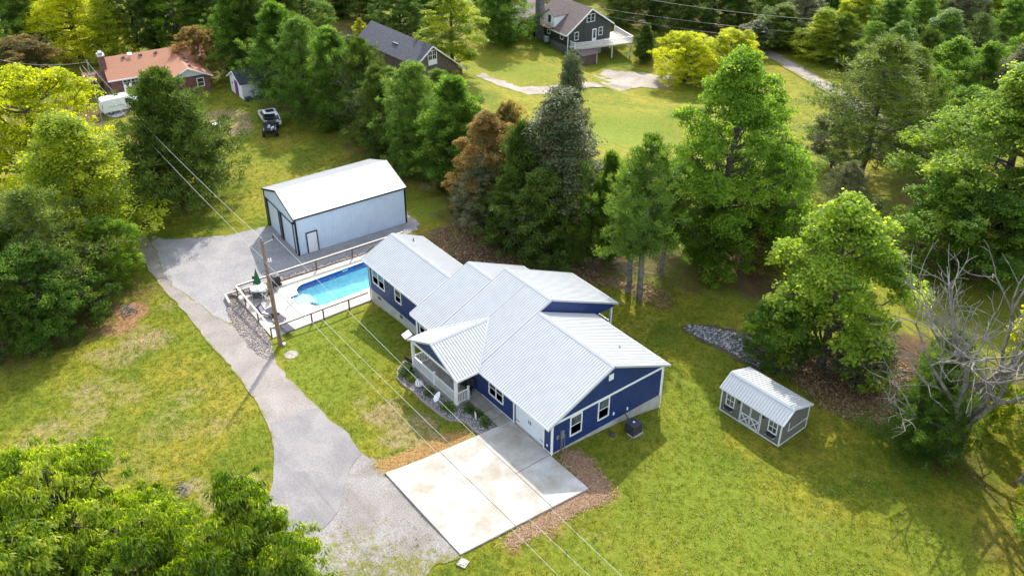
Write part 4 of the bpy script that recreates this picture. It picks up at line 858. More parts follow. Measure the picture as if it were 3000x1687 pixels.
# ------------------------------------------------------------------ trees
def sph(rng, n):
    v = rng.normal(size=(n, 3)); return v/np.linalg.norm(v, axis=1, keepdims=True)
def leaves(tips, rc, per, L, Wd, mode, rng, squash=.75, tv=.16, tip_t=None, fill=.45):
    """leaf quads gathered in clusters round the branch tips"""
    n = len(tips); k = np.repeat(np.arange(n), per); d = sph(rng, n*per); N = n*per
    if mode in ('broad', 'droop'): d[:, 2] = np.abs(d[:, 2])*.9-.25*rng.random(N)
    r = (fill+(1-fill)*rng.random(N)**.6)*rc[k]*rng.uniform(.8, 1.25, N); p = tips[k]+d*r[:, None]*np.array([1, 1, squash])
    rnd = sph(rng, N); up = np.array([0, 0, 1.])
    if mode == 'broad': nr = d*.5+up*.55+rnd*.75; ax = np.cross(nr, sph(rng, N))
    elif mode == 'droop': ax = d*np.array([.8, .8, .1])-up*.95+rnd*.45; nr = d*.8+up*.5+rnd*.5
    elif mode == 'cedar': ax = d*.75+up*.55+rnd*.40; nr = sph(rng, N)
    elif mode == 'pine': ax = d+rnd*.25+up*.15; nr = sph(rng, N)
    elif mode == 'fringe': ax = d*.5-up*.35+rnd*.6; nr = rnd
    ax /= np.linalg.norm(ax, axis=1, keepdims=True)+1e-9; sd = np.cross(ax, nr); sd /= np.linalg.norm(sd, axis=1, keepdims=True)+1e-9
    l = L*rng.uniform(.65, 1.3, N)[:, None]/2; w = Wd*rng.uniform(.65, 1.3, N)[:, None]/2
    mid = p+np.cross(sd, ax)*l*.18
    V = np.stack([p-ax*l, mid+sd*w, p+ax*l, mid-sd*w], 1).reshape(-1, 3)
    tt = (tip_t if tip_t is not None else rng.normal(.5, tv, n))[k]+rng.normal(0, .13, N)
    return V, np.repeat(np.clip(tt, 0, 1), 4)
def crown_mesh(name, parts, m):
    V = np.concatenate([p[0] for p in parts]); t = np.concatenate([p[1] for p in parts]); return npmesh(name, V, np.arange(len(V)).reshape(-1, 4), m, t)
def tubes_mesh(name, segs, m, n=5):
    """segs: (a, b, ra, rb)"""
    A = np.array([s[0] for s in segs], float); B = np.array([s[1] for s in segs], float); ra = np.array([s[2] for s in segs]); rb = np.array([s[3] for s in segs])
    d = B-A; d /= np.linalg.norm(d, axis=1, keepdims=True)+1e-9; ref = np.where(np.abs(d[:, 2:3]) < .9, np.array([[0, 0, 1.]]), np.array([[1., 0, 0]]))
    e1 = np.cross(d, ref); e1 /= np.linalg.norm(e1, axis=1, keepdims=True); e2 = np.cross(d, e1); a = np.arange(n)*2*PI/n
    ring = e1[:, None]*np.cos(a)[None, :, None]+e2[:, None]*np.sin(a)[None, :, None]
    V = np.concatenate([A[:, None]+ring*ra[:, None, None], B[:, None]+ring*rb[:, None, None]], 1).reshape(-1, 3)
    i = np.arange(n); f = np.stack([i, (i+1) % n, n+(i+1) % n, n+i], -1); F = (f[None]+(np.arange(len(segs))*2*n)[:, None, None]).reshape(-1, 4)
    me = npmesh(name, V, F, m); me.polygons.foreach_set('use_smooth', [True]*len(me.polygons)); return me
def limb(segs, rng, a, b, r0, r1, steps=4, wob=.06):
    a = np.array(a, float); b = np.array(b, float); L = np.linalg.norm(b-a); pts = [a+(b-a)*t+rng.normal(0, wob*L*min(t, 1-t)*2+1e-6, 3)+np.array([0, 0, -.10*L*math.sin(PI*t)]) for t in np.linspace(0, 1, steps+1)]
    rs = np.linspace(r0, r1, steps+1)
    for i in range(steps): segs.append((pts[i], pts[i+1], rs[i], rs[i+1]))
TREE = {}
def make_broad(key, H, R, seed, lobes=40, per=46, tips=15, rc=.5, L=.23, Wd=.15, base=.12, mode='broad', squash=.85, shape='oval', bark='bark', lobe_r=.30, drop=0.):
    rng = np.random.default_rng(seed); T = []; tt = []; cs = []
    for i in range(lobes):
        t = ((i+.5)/lobes)**.9; z = base*H+(H*.95-base*H)*t
        if shape == 'pyramid': rr = R*min(1, .45+2.4*t)*(1-t)**.62
        elif shape == 'round': rr = R*math.sqrt(max(.03, 1-(1.55*t-.62)**2))
        else: rr = R*max(.06, math.sin(PI*min(1, .22+.78*t)))**.75
        ph = i*2.399+rng.normal(0, .5); rl = max(.45, R*lobe_r*rng.uniform(.65, 1.3)*(1-.3*t)); off = max(0, rr*rng.uniform(.70, 1.08)-rl*.8)
        if i % 4 == 3: off *= .45
        c = np.array([off*math.cos(ph), off*math.sin(ph), z+rng.normal(0, .03*H)]); cs.append((c, rl)); bt = rng.normal(.48, .14)
        d = sph(rng, tips*2); d = d[np.argsort(-(d@np.array([math.cos(ph)*.6, math.sin(ph)*.6, .6])))[:int(tips*1.5)]]; d = d[rng.permutation(len(d))[:tips]]
        P = c+d*rl*rng.uniform(.6, 1.12, (len(d), 1))*np.array([1, 1, .85]); T.append(P); tt.append(bt+rng.normal(0, .12, len(d)))
    T = np.concatenate(T); tt = np.concatenate(tt); V = leaves(T, np.full(len(T), rc)*rng.uniform(.65, 1.4, len(T)), per, L, Wd, mode, rng, squash, tip_t=tt, fill=.25)
    segs = []; limb(segs, rng, (0, 0, -.3), (0, 0, H*.5), R*.06, R*.04, 4, .02); limb(segs, rng, (0, 0, H*.5), (0, 0, H*.92), R*.04, .03, 4, .04)
    for c, rl in cs:
        z0 = min(H*.8, max(H*.1, c[2]-abs(np.hypot(c[0], c[1]))*.8)); limb(segs, rng, (0, 0, z0), c, R*.02, .03, 3)
        for _ in range(4): limb(segs, rng, c, c+sph(rng, 1)[0]*rl*.9, .03, .01, 2)
    TREE[key] = (crown_mesh('crown', [V], 'leaf_green'), tubes_mesh('trunk', segs, bark), float(V[0][:, 2].max()), float(np.percentile(np.hypot(V[0][:, 0], V[0][:, 1]), 96)))
def make_cedar(key, H, R, seed, n=160, per=52, clear=.03, L=.27, Wd=.055, pw=.75, rc=.42, gap=0., bark='bark', mode='cedar', low=.35, rise=.35, sub=6):
    rng = np.random.default_rng(seed); T = []; tt = []; rcs = []; segs = []
    limb(segs, rng, (0, 0, -.3), (0, 0, H*.55), H*.019, H*.012, 4, .012); limb(segs, rng, (0, 0, H*.55), (0, 0, H*.98), H*.012, .02, 4, .012)
    k1, k2 = rng.random()*6, rng.random()*6
    for i in range(n):
        t = ((i+rng.random())/n)**.92; z = clear*H+(H*.97-clear*H)*t; ph = i*2.399+rng.normal(0, .5)
        env = R*(1-t)**pw*min(1, low+(1-low)*t/.2)*(1+.2*math.sin(2*ph+k1+5*t)+.14*math.sin(5*ph+k2+11*t)); l = max(.15, env*rng.uniform(.5, 1.18)); bt = rng.normal(.42, .15)+.10*t
        e = np.array([l*math.cos(ph), l*math.sin(ph), l*rise*rng.uniform(.2, 1.3)+.25]); s0 = np.array([0, 0, max(.2, z-.15*l)]); limb(segs, rng, s0, s0+e, .035, .012, 2)
        for q in range(sub):
            s = 1-(q/sub)**1.2*.72; side = rng.normal(0, .13*l+.10, 3)*np.array([1, 1, .5]); T.append(s0+e*s+np.array([0, 0, .12*l*s*s])+side); tt.append(bt+rng.normal(0, .06)+.10*(s-.7)); rcs.append(rc*(1-.35*t)*rng.uniform(.7, 1.25))
    for z in (.94, .965, .99): T.append(np.array([0, 0, H*z])); tt.append(.55); rcs.append(.25)
    V = leaves(np.array(T), np.array(rcs), per, L, Wd, mode, rng, 1.0, tip_t=np.array(tt), fill=.1)
    if clear > .15:
        for _ in range(30): zz = rng.uniform(.06, clear+.15)*H; a = rng.random()*2*PI; l = rng.uniform(.5, 1.7); limb(segs, rng, (0, 0, zz), (l*math.cos(a), l*math.sin(a), zz+rng.uniform(-.35, .2)), .025, .008, 2)
    TREE[key] = (crown_mesh('crown', [V], 'leaf_cedar'), tubes_mesh('trunk', segs, bark), float(V[0][:, 2].max()), float(np.percentile(np.hypot(V[0][:, 0], V[0][:, 1]), 95)))
def make_pine(key, H, R, seed, clear=.28, nb=54):
    rng = np.random.default_rng(seed); segs = []; T = []
    limb(segs, rng, (0, 0, -.3), (.2, 0, H*.5), .22, .16, 4, .012); limb(segs, rng, (.2, 0, H*.5), (0, .1, H*.97), .16, .03, 4, .015)
    for i in range(nb):
        t = (i/nb)**.9; z = clear*H+(H*.96-clear*H)*t; l = R*(1-t)**.6*rng.uniform(.5, 1.1)*min(1, .6+t*2); a = i*2.4+rng.normal(0, .35); s0 = np.array([.1, 0, z]); e = np.array([l*math.cos(a), l*math.sin(a), l*rng.uniform(.0, .45)])
        limb(segs, rng, s0, s0+e, .06*(1-t)+.025, .02, 3)
        for _ in range(9+int(7*(1-t))):
            s = rng.uniform(.4, 1.08); q = s0+e*s+rng.normal(0, .15*l+.12, 3)*np.array([1, 1, .55]); T.append(q); limb(segs, rng, s0+e*s*.8, q, .018, .01, 1)
    T = np.array(T); V = leaves(T, np.full(len(T), .40)*rng.uniform(.7, 1.35, len(T)), 44, .30, .05, 'pine', rng, .9, tip_t=rng.normal(.5, .17, len(T)), fill=.1)
    TREE[key] = (crown_mesh('crown', [V], 'leaf_pine'), tubes_mesh('trunk', segs, 'bark'), float(V[0][:, 2].max()), float(np.percentile(np.hypot(V[0][:, 0], V[0][:, 1]), 95)))
make_broad('maple', 15, 5, 1, lobes=76, per=84, L=.165, Wd=.115, shape='oval', base=.08, lobe_r=.26)
make_broad('maple_b', 14, 5, 2, lobes=70, L=.17, Wd=.115, shape='pyramid', base=.06, lobe_r=.28)
make_broad('loose', 13, 5, 3, lobes=60, per=44, L=.24, Wd=.175, shape='oval', base=.10, lobe_r=.27)
make_broad('round', 10, 5, 4, lobes=52, per=64, L=.19, Wd=.125, shape='round', base=.08)
make_broad('poplar', 18, 4, 5, lobes=56, per=56, L=.19, Wd=.13, shape='oval', base=.06, lobe_r=.28)
make_broad('hickory', 15, 5, 6, lobes=58, per=34, tips=24, rc=.36, L=.27, Wd=.085, mode='droop', shape='round', base=.15, squash=.75)
make_broad('hickory_b', 15, 4.5, 7, lobes=54, per=34, tips=24, rc=.36, L=.27, Wd=.085, mode='droop', shape='oval', base=.15, squash=.75)
make_broad('bush', 3, 2, 8, lobes=14, per=40, tips=9, rc=.3, L=.16, Wd=.10, shape='round', base=.05)
make_broad('small_shrub', 1, .6, 9, lobes=12, per=34, tips=9, rc=.11, L=.06, Wd=.04, shape='round', base=.08)
make_cedar('cedar', 11, 3.2, 11); make_cedar('cedar_b', 12, 3.2, 12, n=140, pw=.6)
make_cedar('cedar_big', 11, 4.2, 21, n=230, pw=.72, low=.75, rc=.46, sub=7)
make_cedar('cedar_wide', 10, 4.4, 13, n=190, pw=.55, low=.6, rc=.5)
make_cedar('cedar_open', 13, 2.8, 14, n=100, per=44, clear=.30, gap=1, pw=.5, bark='pale_bark', sub=5, rise=.15)
make_cedar('feathery', 12, 3.8, 15, n=140, per=54, pw=.5, rc=.55, mode='fringe', L=.28, Wd=.065, rise=.1, low=.6)
make_pine('pine', 16, 5, 16, clear=.14, nb=74); make_pine('pine_low', 12, 5.4, 17, clear=.06, nb=60)

TREES = []
def tree(key, leaf, ud, vd, top, wd, label, cat='tree', name=None, group=None, bark=None, rz=None, hmul=1.):
    """ud, vd: where the trunk meets the ground; top: where the crown tip is seen; wd: crown width, all in the photo's 2576-wide coordinates"""
    b = atd(ud, vd); w = proj(b)[2]; lo, hi = .3, 45
    for _ in range(40):
        h = (lo+hi)/2
        if proj((b.x, b.y, b.z+h))[1] > top*KD: lo = h
        else: hi = h
    h *= hmul; r = wd*KD/2*w/FPX; cm, tm, H, R = TREE[key]
    nm = name or {'maple': 'broadleaf_tree', 'maple_b': 'broadleaf_tree', 'loose': 'broadleaf_tree', 'round': 'broadleaf_tree', 'poplar': 'tall_tree', 'hickory': 'hickory_tree', 'hickory_b': 'hickory_tree', 'bush': 'bush', 'small_shrub': 'shrub', 'pine': 'pine_tree', 'pine_low': 'pine_tree'}.get(key, 'cedar_tree')
    t = thing(nm, label, cat, b, (RNG.random()*2*PI if rz is None else rz), group)
    sc = (r/R, r/R, h/H)
    c = inst('crown', cm, t, scale=sc); c.material_slots[0].link = 'OBJECT'; c.material_slots[0].material = M[leaf]
    k = inst('trunk', tm, t, scale=(sc[0], sc[1], sc[2]))
    if bark: k.material_slots[0].link = 'OBJECT'; k.material_slots[0].material = M[bark]
    TREES.append((label, round(h, 1), round(r, 1), round(w))); return t
# left side
tree('cedar_big', 'leaf_cedar', 462, 512, 162, 290, 'large dark cedar standing alone in the grass above the gravel yard', rz=1)
tree('round', 'leaf_yellow', 120, 470, 165, 350, 'broad bright yellow tree at the left edge, below the brick house')
tree('maple_b', 'leaf_lime', 240, 640, 280, 340, 'yellow-green tree in front of the bright yellow one at the left edge')
tree('pine_low', 'leaf_pine', 150, 770, 465, 340, 'big dark pine mass overhanging the upper end of the lane')
tree('feathery', 'leaf_green', 40, 790, 540, 210, 'dark green tree at the left edge under the yellow trees')
tree('round', 'leaf_green', 110, 850, 620, 250, 'low dark tree shading the left lawn below the pine')
tree('cedar', 'leaf_cedar', 78, 880, 705, 110, 'small bluish cedar at the lower end of the dark left thicket')
tree('round', 'leaf_bright', 290, 705, 545, 165, 'leafy vine-covered bush beside the lane at the left thicket', 'bush', 'bush')
tree('bush', 'leaf_green', 235, 790, 690, 150, 'dark bush at the foot of the pine by the red dirt patch', 'bush')
tree('bush', 'leaf_green', 10, 900, 770, 120, 'dark bush cut by the left edge below the thicket', 'bush')
tree('round', 'leaf_rust', 55, 210, 92, 210, 'orange-brown domed tree at the left edge above the yellow tree', hmul=1)
tree('bush', 'leaf_green', 140, 215, 160, 90, 'low green bush left of the brick house deck', 'bush')
tree('round', 'leaf_rust', 512, 190, 62, 115, 'rust-brown tree at the right end of the orange-roofed house')
# behind the brick house
tree('maple_b', 'leaf_yellow', 205, 150, -80, 215, 'tall yellow autumn tree behind the brick house chimney', bark='dark_bark')
tree('maple_b', 'leaf_lime', 290, 158, -40, 120, 'yellow-green tree between the tall yellow one and the brick house ridge', bark='dark_bark')
tree('feathery', 'leaf_cedar_light', 35, 150, -90, 190, 'dull green tree in the far top left corner')
tree('maple', 'leaf_green', 110, 140, -110, 120, 'dark green tree between the corner tree and the tall yellow tree')
for i, (u, v, w) in enumerate(((352, 140, 115), (400, 128, 110), (455, 132, 120), (505, 120, 130), (558, 128, 110))):
    tree(('maple', 'cedar_b', 'poplar', 'cedar', 'maple_b')[i], ('leaf_cedar', 'leaf_green', 'leaf_bright', 'leaf_green', 'leaf_cedar')[i], u, v, -120+i*8, w, ('dark tree rising behind the brick house roof vents', 'narrow dark evergreen behind the middle of the brick house roof', 'lighter green tree behind the right half of the brick house roof', 'pointed dark evergreen just left of the rust-brown tree', 'dark tree directly behind the rust-brown tree')[i])
# evergreen belt between the brick house and the barn
B = [('cedar_b', 'leaf_green', 600, 195, -30, 125, 'dark evergreen between the rust-brown tree and the white shed'), ('cedar', 'leaf_cedar', 655, 190, -70, 130, 'tall dark cedar right behind the white shed roof'), ('cedar_b', 'leaf_green', 715, 245, 0, 160, 'dense green cedar overhanging the right end of the white shed'),
 ('feathery', 'leaf_cedar_light', 775, 285, 35, 170, 'pale feathery evergreen behind the white car'), ('cedar', 'leaf_cedar', 700, 120, -110, 150, 'tall dark evergreen behind the cedar of the white shed, top cut off'), ('maple', 'leaf_green', 770, 110, -60, 140, 'green tree at the top edge left of the small yellow tree'),
 ('feathery', 'leaf_green', 850, 320, 60, 180, 'broad green evergreen up the slope from the off-road buggy'), ('cedar_wide', 'leaf_cedar', 925, 345, 90, 150, 'dark cedar below the grey shingled roof'), ('cedar_b', 'leaf_cedar', 960, 392, 160, 140, 'dark cedar behind the far end of the barn roof'),
 ('feathery', 'leaf_cedar_light', 1050, 420, 150, 190, 'pale loose evergreen right of the grey roof, over the barn corner'), ('cedar_wide', 'leaf_cedar_light', 1035, 445, 290, 120, 'low light-green cedar touching the barn corner'), ('cedar', 'leaf_green', 1150, 470, 185, 190, 'dark green cedar between the barn corner and the orange-topped tree'),
 ('cedar_b', 'leaf_cedar', 1120, 480, 300, 110, 'dark low cedar just right of the barn far corner'),
 ('round', 'leaf_rust', 1285, 470, 248, 105, 'small rust-orange crown showing above the orange-topped tree'), ('maple', 'leaf_rust', 1228, 560, 272, 205, 'orange-topped tree in the middle of the tall belt behind the house'), ('maple', 'leaf_olive', 1215, 585, 390, 150, 'brownish fading tree below the orange top'),
 ('maple_b', 'leaf_olive', 1425, 560, 122, 140, 'tallest grey-green tree of the belt with a bare-looking top'), ('maple_b', 'leaf_olive', 1400, 610, 215, 270, 'wide grey-green tree under the tallest one of the belt'), ('cedar', 'leaf_cedar', 1310, 600, 300, 150, 'dark cedar between the orange-topped and the grey-green trees'), ('feathery', 'leaf_cedar', 1360, 655, 420, 210, 'dark shady tree low in the middle of the belt'),
 ('cedar_b', 'leaf_cedar', 1270, 620, 440, 130, 'dark low evergreen at the foot of the orange-topped tree'), ('bush', 'leaf_cedar', 1165, 535, 470, 70, 'small dark bush at the edge of the leaf litter behind the barn'),
 ('cedar_wide', 'leaf_cedar_light', 1455, 655, 400, 140, 'rounded green cedar nearest the back roof of the house'), ('cedar', 'leaf_green', 1525, 650, 375, 130, 'pointed green cedar between the rounded cedar and the bare-trunked pair'),
 ('cedar_open', 'leaf_cedar_light', 1578, 735, 390, 150, 'slender cedar with long bare trunk, left of its pair'), ('cedar_open', 'leaf_cedar_light', 1608, 752, 332, 170, 'slender cedar with long bare trunk, taller right one of its pair'), ('cedar_open', 'leaf_cedar', 1665, 690, 420, 120, 'thin dark cedar just right of the bare-trunked pair'),
 ('maple', 'leaf_bright', 1800, 665, 108, 350, 'big bright green tree right of the bare-trunked cedars'), ('feathery', 'leaf_green', 1770, 655, 430, 180, 'dark lower boughs in front of the big bright green tree'), ('round', 'leaf_yellow', 1720, 205, 78, 160, 'yellow tree behind the big bright green one, by the far gravel drive'), ('round', 'leaf_yellow', 1830, 190, 72, 150, 'orange-yellow tree between the yellow tree and the country road'),
 ('feathery', 'leaf_cedar_light', 1925, 655, 345, 240, 'thin green cedar behind the rusty vine-covered snag'), ('feathery', 'leaf_cedar_light', 1960, 600, 375, 160, 'loose green tree left of the bright leafy tree top'), ('loose', 'leaf_fresh', 2062, 925, 490, 370, 'bright leafy tree standing over the rock bed above the grey storage shed'), ('round', 'leaf_green', 1950, 910, 740, 190, 'dark lower growth at the left foot of the bright leafy tree', 'bush', 'bush'), ('round', 'leaf_olive', 2150, 945, 790, 190, 'thin undergrowth right of the bright leafy tree trunk', 'bush', 'bush'),
 ('pine', 'leaf_pine', 2165, 455, 82, 320, 'open pine with visible limbs in front of the country road'), ('pine', 'leaf_pine', 2245, 420, 110, 170, 'second pine crown behind the open pine, at its right'), ('pine_low', 'leaf_olive', 2115, 560, 400, 130, 'small sparse pine below the open pine'), ('bush', 'leaf_olive', 2170, 600, 500, 110, 'brown-green scrub right of the bright leafy tree top', 'bush'),
 ('maple', 'leaf_fresh', 2470, 640, 148, 470, 'huge bright green tree filling the right edge'), ('round', 'leaf_green', 2400, 690, 440, 330, 'dark lower crown below the huge bright green tree'), ('maple_b', 'leaf_bright', 2560, 700, 400, 260, 'dark green tree cut by the right edge behind the dead tree'),
 ('cedar_wide', 'leaf_cedar_light', 2330, 1105, 825, 190, 'bright green young cedar leaning against the dead tree'), ('feathery', 'leaf_green', 2300, 1140, 960, 200, 'dark bushy growth at the foot of the dead tree', 'bush', 'bush'), ('loose', 'leaf_lime', 2625, 1010, 600, 220, 'yellow-green tree cut by the right edge beside the dead tree'), ('loose', 'leaf_lime', 2480, 1080, 930, 90, 'small yellow sapling between the dead tree and the right edge'), ('loose', 'leaf_lime', 2610, 1330, 1180, 130, 'yellow-green branch tips at the right edge above the leaning trunk'),
 ('cedar', 'leaf_cedar', 1620, 155, 60, 62, 'small dark cone-shaped evergreen right of the white deck')]
B += [('feathery', 'leaf_green', 990, 330, 165, 150, 'loose green evergreen hiding the lower wall of the grey-roofed house'), ('cedar_b', 'leaf_cedar_light', 1105, 330, 172, 130, 'light evergreen just below the white gable window of the grey-roofed house'), ('feathery', 'leaf_cedar', 895, 250, 85, 150, 'dark evergreen covering the left end of the grey-roofed house')]
for b in B: tree(*b)
# across the top
T = [('poplar', 'leaf_lime', 1140, 185, -70, 170, 'tall yellowish poplar beside the grey gable with white window'), ('feathery', 'leaf_green', 1262, 112, -90, 150, 'dark spreading tree left of the green house chimney'), ('maple', 'leaf_green', 1010, 105, -70, 140, 'green tree behind the grey shingled roof'), ('poplar', 'leaf_yellow', 908, 105, 45, 45, 'small narrow yellow tree beside the grey roof end'),
 ('cedar', 'leaf_cedar', 860, 40, -120, 120, 'dark evergreen at the top edge above the small yellow tree'), ('cedar_b', 'leaf_cedar', 935, 45, -110, 120, 'dark evergreen at the top edge behind the grey roof'), ('cedar', 'leaf_cedar', 1070, 60, -120, 110, 'dark evergreen at the top edge left of the poplar'), ('maple', 'leaf_green', 1225, 30, -130, 110, 'green tree behind the dark spreading tree, top cut off'),
 ('feathery', 'leaf_cedar', 1560, 62, -90, 110, 'dark tree just behind the green house gable'), ('cedar_b', 'leaf_cedar', 1640, 72, -80, 120, 'dark tree behind the white deck'), ('feathery', 'leaf_cedar', 1720, 88, -70, 140, 'dark tree between the white deck and the yellow tree'), ('maple', 'leaf_green', 1790, 70, -90, 130, 'dark green tree at the top edge above the orange-yellow tree')]
for b in T: tree(*b)
W_ = [(1905,128,60),(1960,120,20),(1850,75,-40),(1930,75,-60),(2010,110,-20),(2060,148,30),(2110,160,40),(2000,55,-80),(2080,70,-70),(2150,110,-30),(2180,190,60),(2240,210,60),(2225,140,0),(2160,50,-90),(2240,70,-60),(2300,120,-20),(2310,220,80),(2370,260,100),(2360,170,30),(2330,70,-60),(2410,90,-50),(2440,180,40),(2450,280,110),(2420,20,-120),(2500,60,-80),(2520,150,0),(2560,230,60),(2530,300,120),(2580,90,-60),(2590,330,150)]
kinds = ('feathery', 'maple_b', 'pine_low', 'maple', 'cedar_wide', 'loose'); cols = ('leaf_green', 'leaf_cedar_light', 'leaf_pine', 'leaf_bright', 'leaf_green', 'leaf_olive', 'leaf_cedar', 'leaf_lime')
ORD = ('leftmost', 'second from the left', 'third from the left', 'fourth from the left', 'fifth from the left', 'sixth from the left', 'seventh from the left', 'eighth from the left', 'ninth from the left', 'tenth from the left', 'eleventh from the left', 'twelfth from the left')
HUE = {'leaf_green': 'mid green', 'leaf_cedar_light': 'pale green', 'leaf_pine': 'olive green', 'leaf_bright': 'bright green', 'leaf_olive': 'brownish green', 'leaf_cedar': 'dark green', 'leaf_lime': 'yellow-green'}
W_ = sorted(W_, key=lambda q: q[1]-(q[0]-1900)*.28); rows = [sorted(W_[i:i+10]) for i in (0, 10, 20)]
for r, nm in zip(rows, ('back', 'middle', 'front')):
    for i, (u, v, t) in enumerate(r):
        k = (i*5+len(nm)) % 8; lf = cols[k]; tree(kinds[(i+len(nm)) % 6], lf, u, v, t-10, 110+(i*37 % 45), '%s tree, %s in the %s row beyond the country road' % (HUE[lf], ORD[i], nm), group='wood beyond the country road')
for u, v, t, w, l in ((2300, 375, 165, 190, 'dark evergreen right of the open pines, hiding the country road'), (2400, 430, 215, 220, 'dark tree between the pines and the huge bright green tree'), (2090, 420, 250, 120, 'loose low tree with orange tips left of the open pine')): tree('feathery' if w > 150 else 'loose', 'leaf_green' if w > 150 else 'leaf_olive', u, v, t, w, l)
for i in range(34):
    u = -40+i*80+(i*53 % 31)-15; v = -18-(i*29 % 40)
    tree(('maple', 'cedar_b', 'feathery', 'poplar', 'maple_b', 'cedar')[i % 6], ('leaf_green', 'leaf_cedar', 'leaf_green', 'leaf_bright', 'leaf_cedar_light')[(i*3) % 5], u, v, -210, 120+(i*37 % 40), 'tree of the far wood along the top edge, ' + ('above the tall yellow tree' if u < 330 else 'above the brick house' if u < 620 else 'above the white shed evergreens' if u < 900 else 'above the grey-roofed house' if u < 1130 else 'above the poplar' if u < 1340 else 'above the green house' if u < 1650 else 'above the yellow trees' if u < 1900 else 'above the country road wood'), group='far wood along the top edge')
# near trees at the bottom left: the crowns rise into the frame
F = [('hickory', 20, 1700, 1060, 400, 'near hickory crown at the bottom left corner'), ('hickory', 300, 1690, 1105, 430, 'tall near hickory, highest of the bottom left crowns'), ('hickory_b', 120, 1760, 1210, 420, 'near hickory crown between the corner one and the tall one'), ('hickory', 470, 1800, 1290, 420, 'near hickory crown at the bottom, right of the tall one'),
 ('hickory_b', 712, 1730, 1172, 330, 'near hickory standing apart over the gravel lane'), ('hickory', 620, 1850, 1330, 400, 'low near hickory crown joining the one over the lane'), ('hickory_b', 230, 1860, 1300, 480, 'near hickory filling the bottom edge below the tall one'), ('hickory_b', 800, 1860, 1360, 310, 'low near hickory crown by the gravel at the bottom edge'), ('hickory', -40, 1800, 1250, 300, 'near hickory cut by the lower left edge')]
for k, u, v, t, w, l in F: tree(k, 'leaf_hickory', u, v, t, w, l, bark='dark_bark')
tree('loose', 'leaf_bright', -10, 1500, 1030, 90, 'light green tree tip at the left edge above the hickories')
# trees just outside the frame on the right whose shade falls on the lawn
for u, v, t, w in ((2720, 1020, 600, 240), (2700, 1230, 760, 330), (2760, 1480, 980, 380), (2900, 1330, 800, 380)): tree('maple_b', 'leaf_bright', u, v, t, w, 'green tree standing beyond the right edge of the lawn', group='trees beyond the right edge')

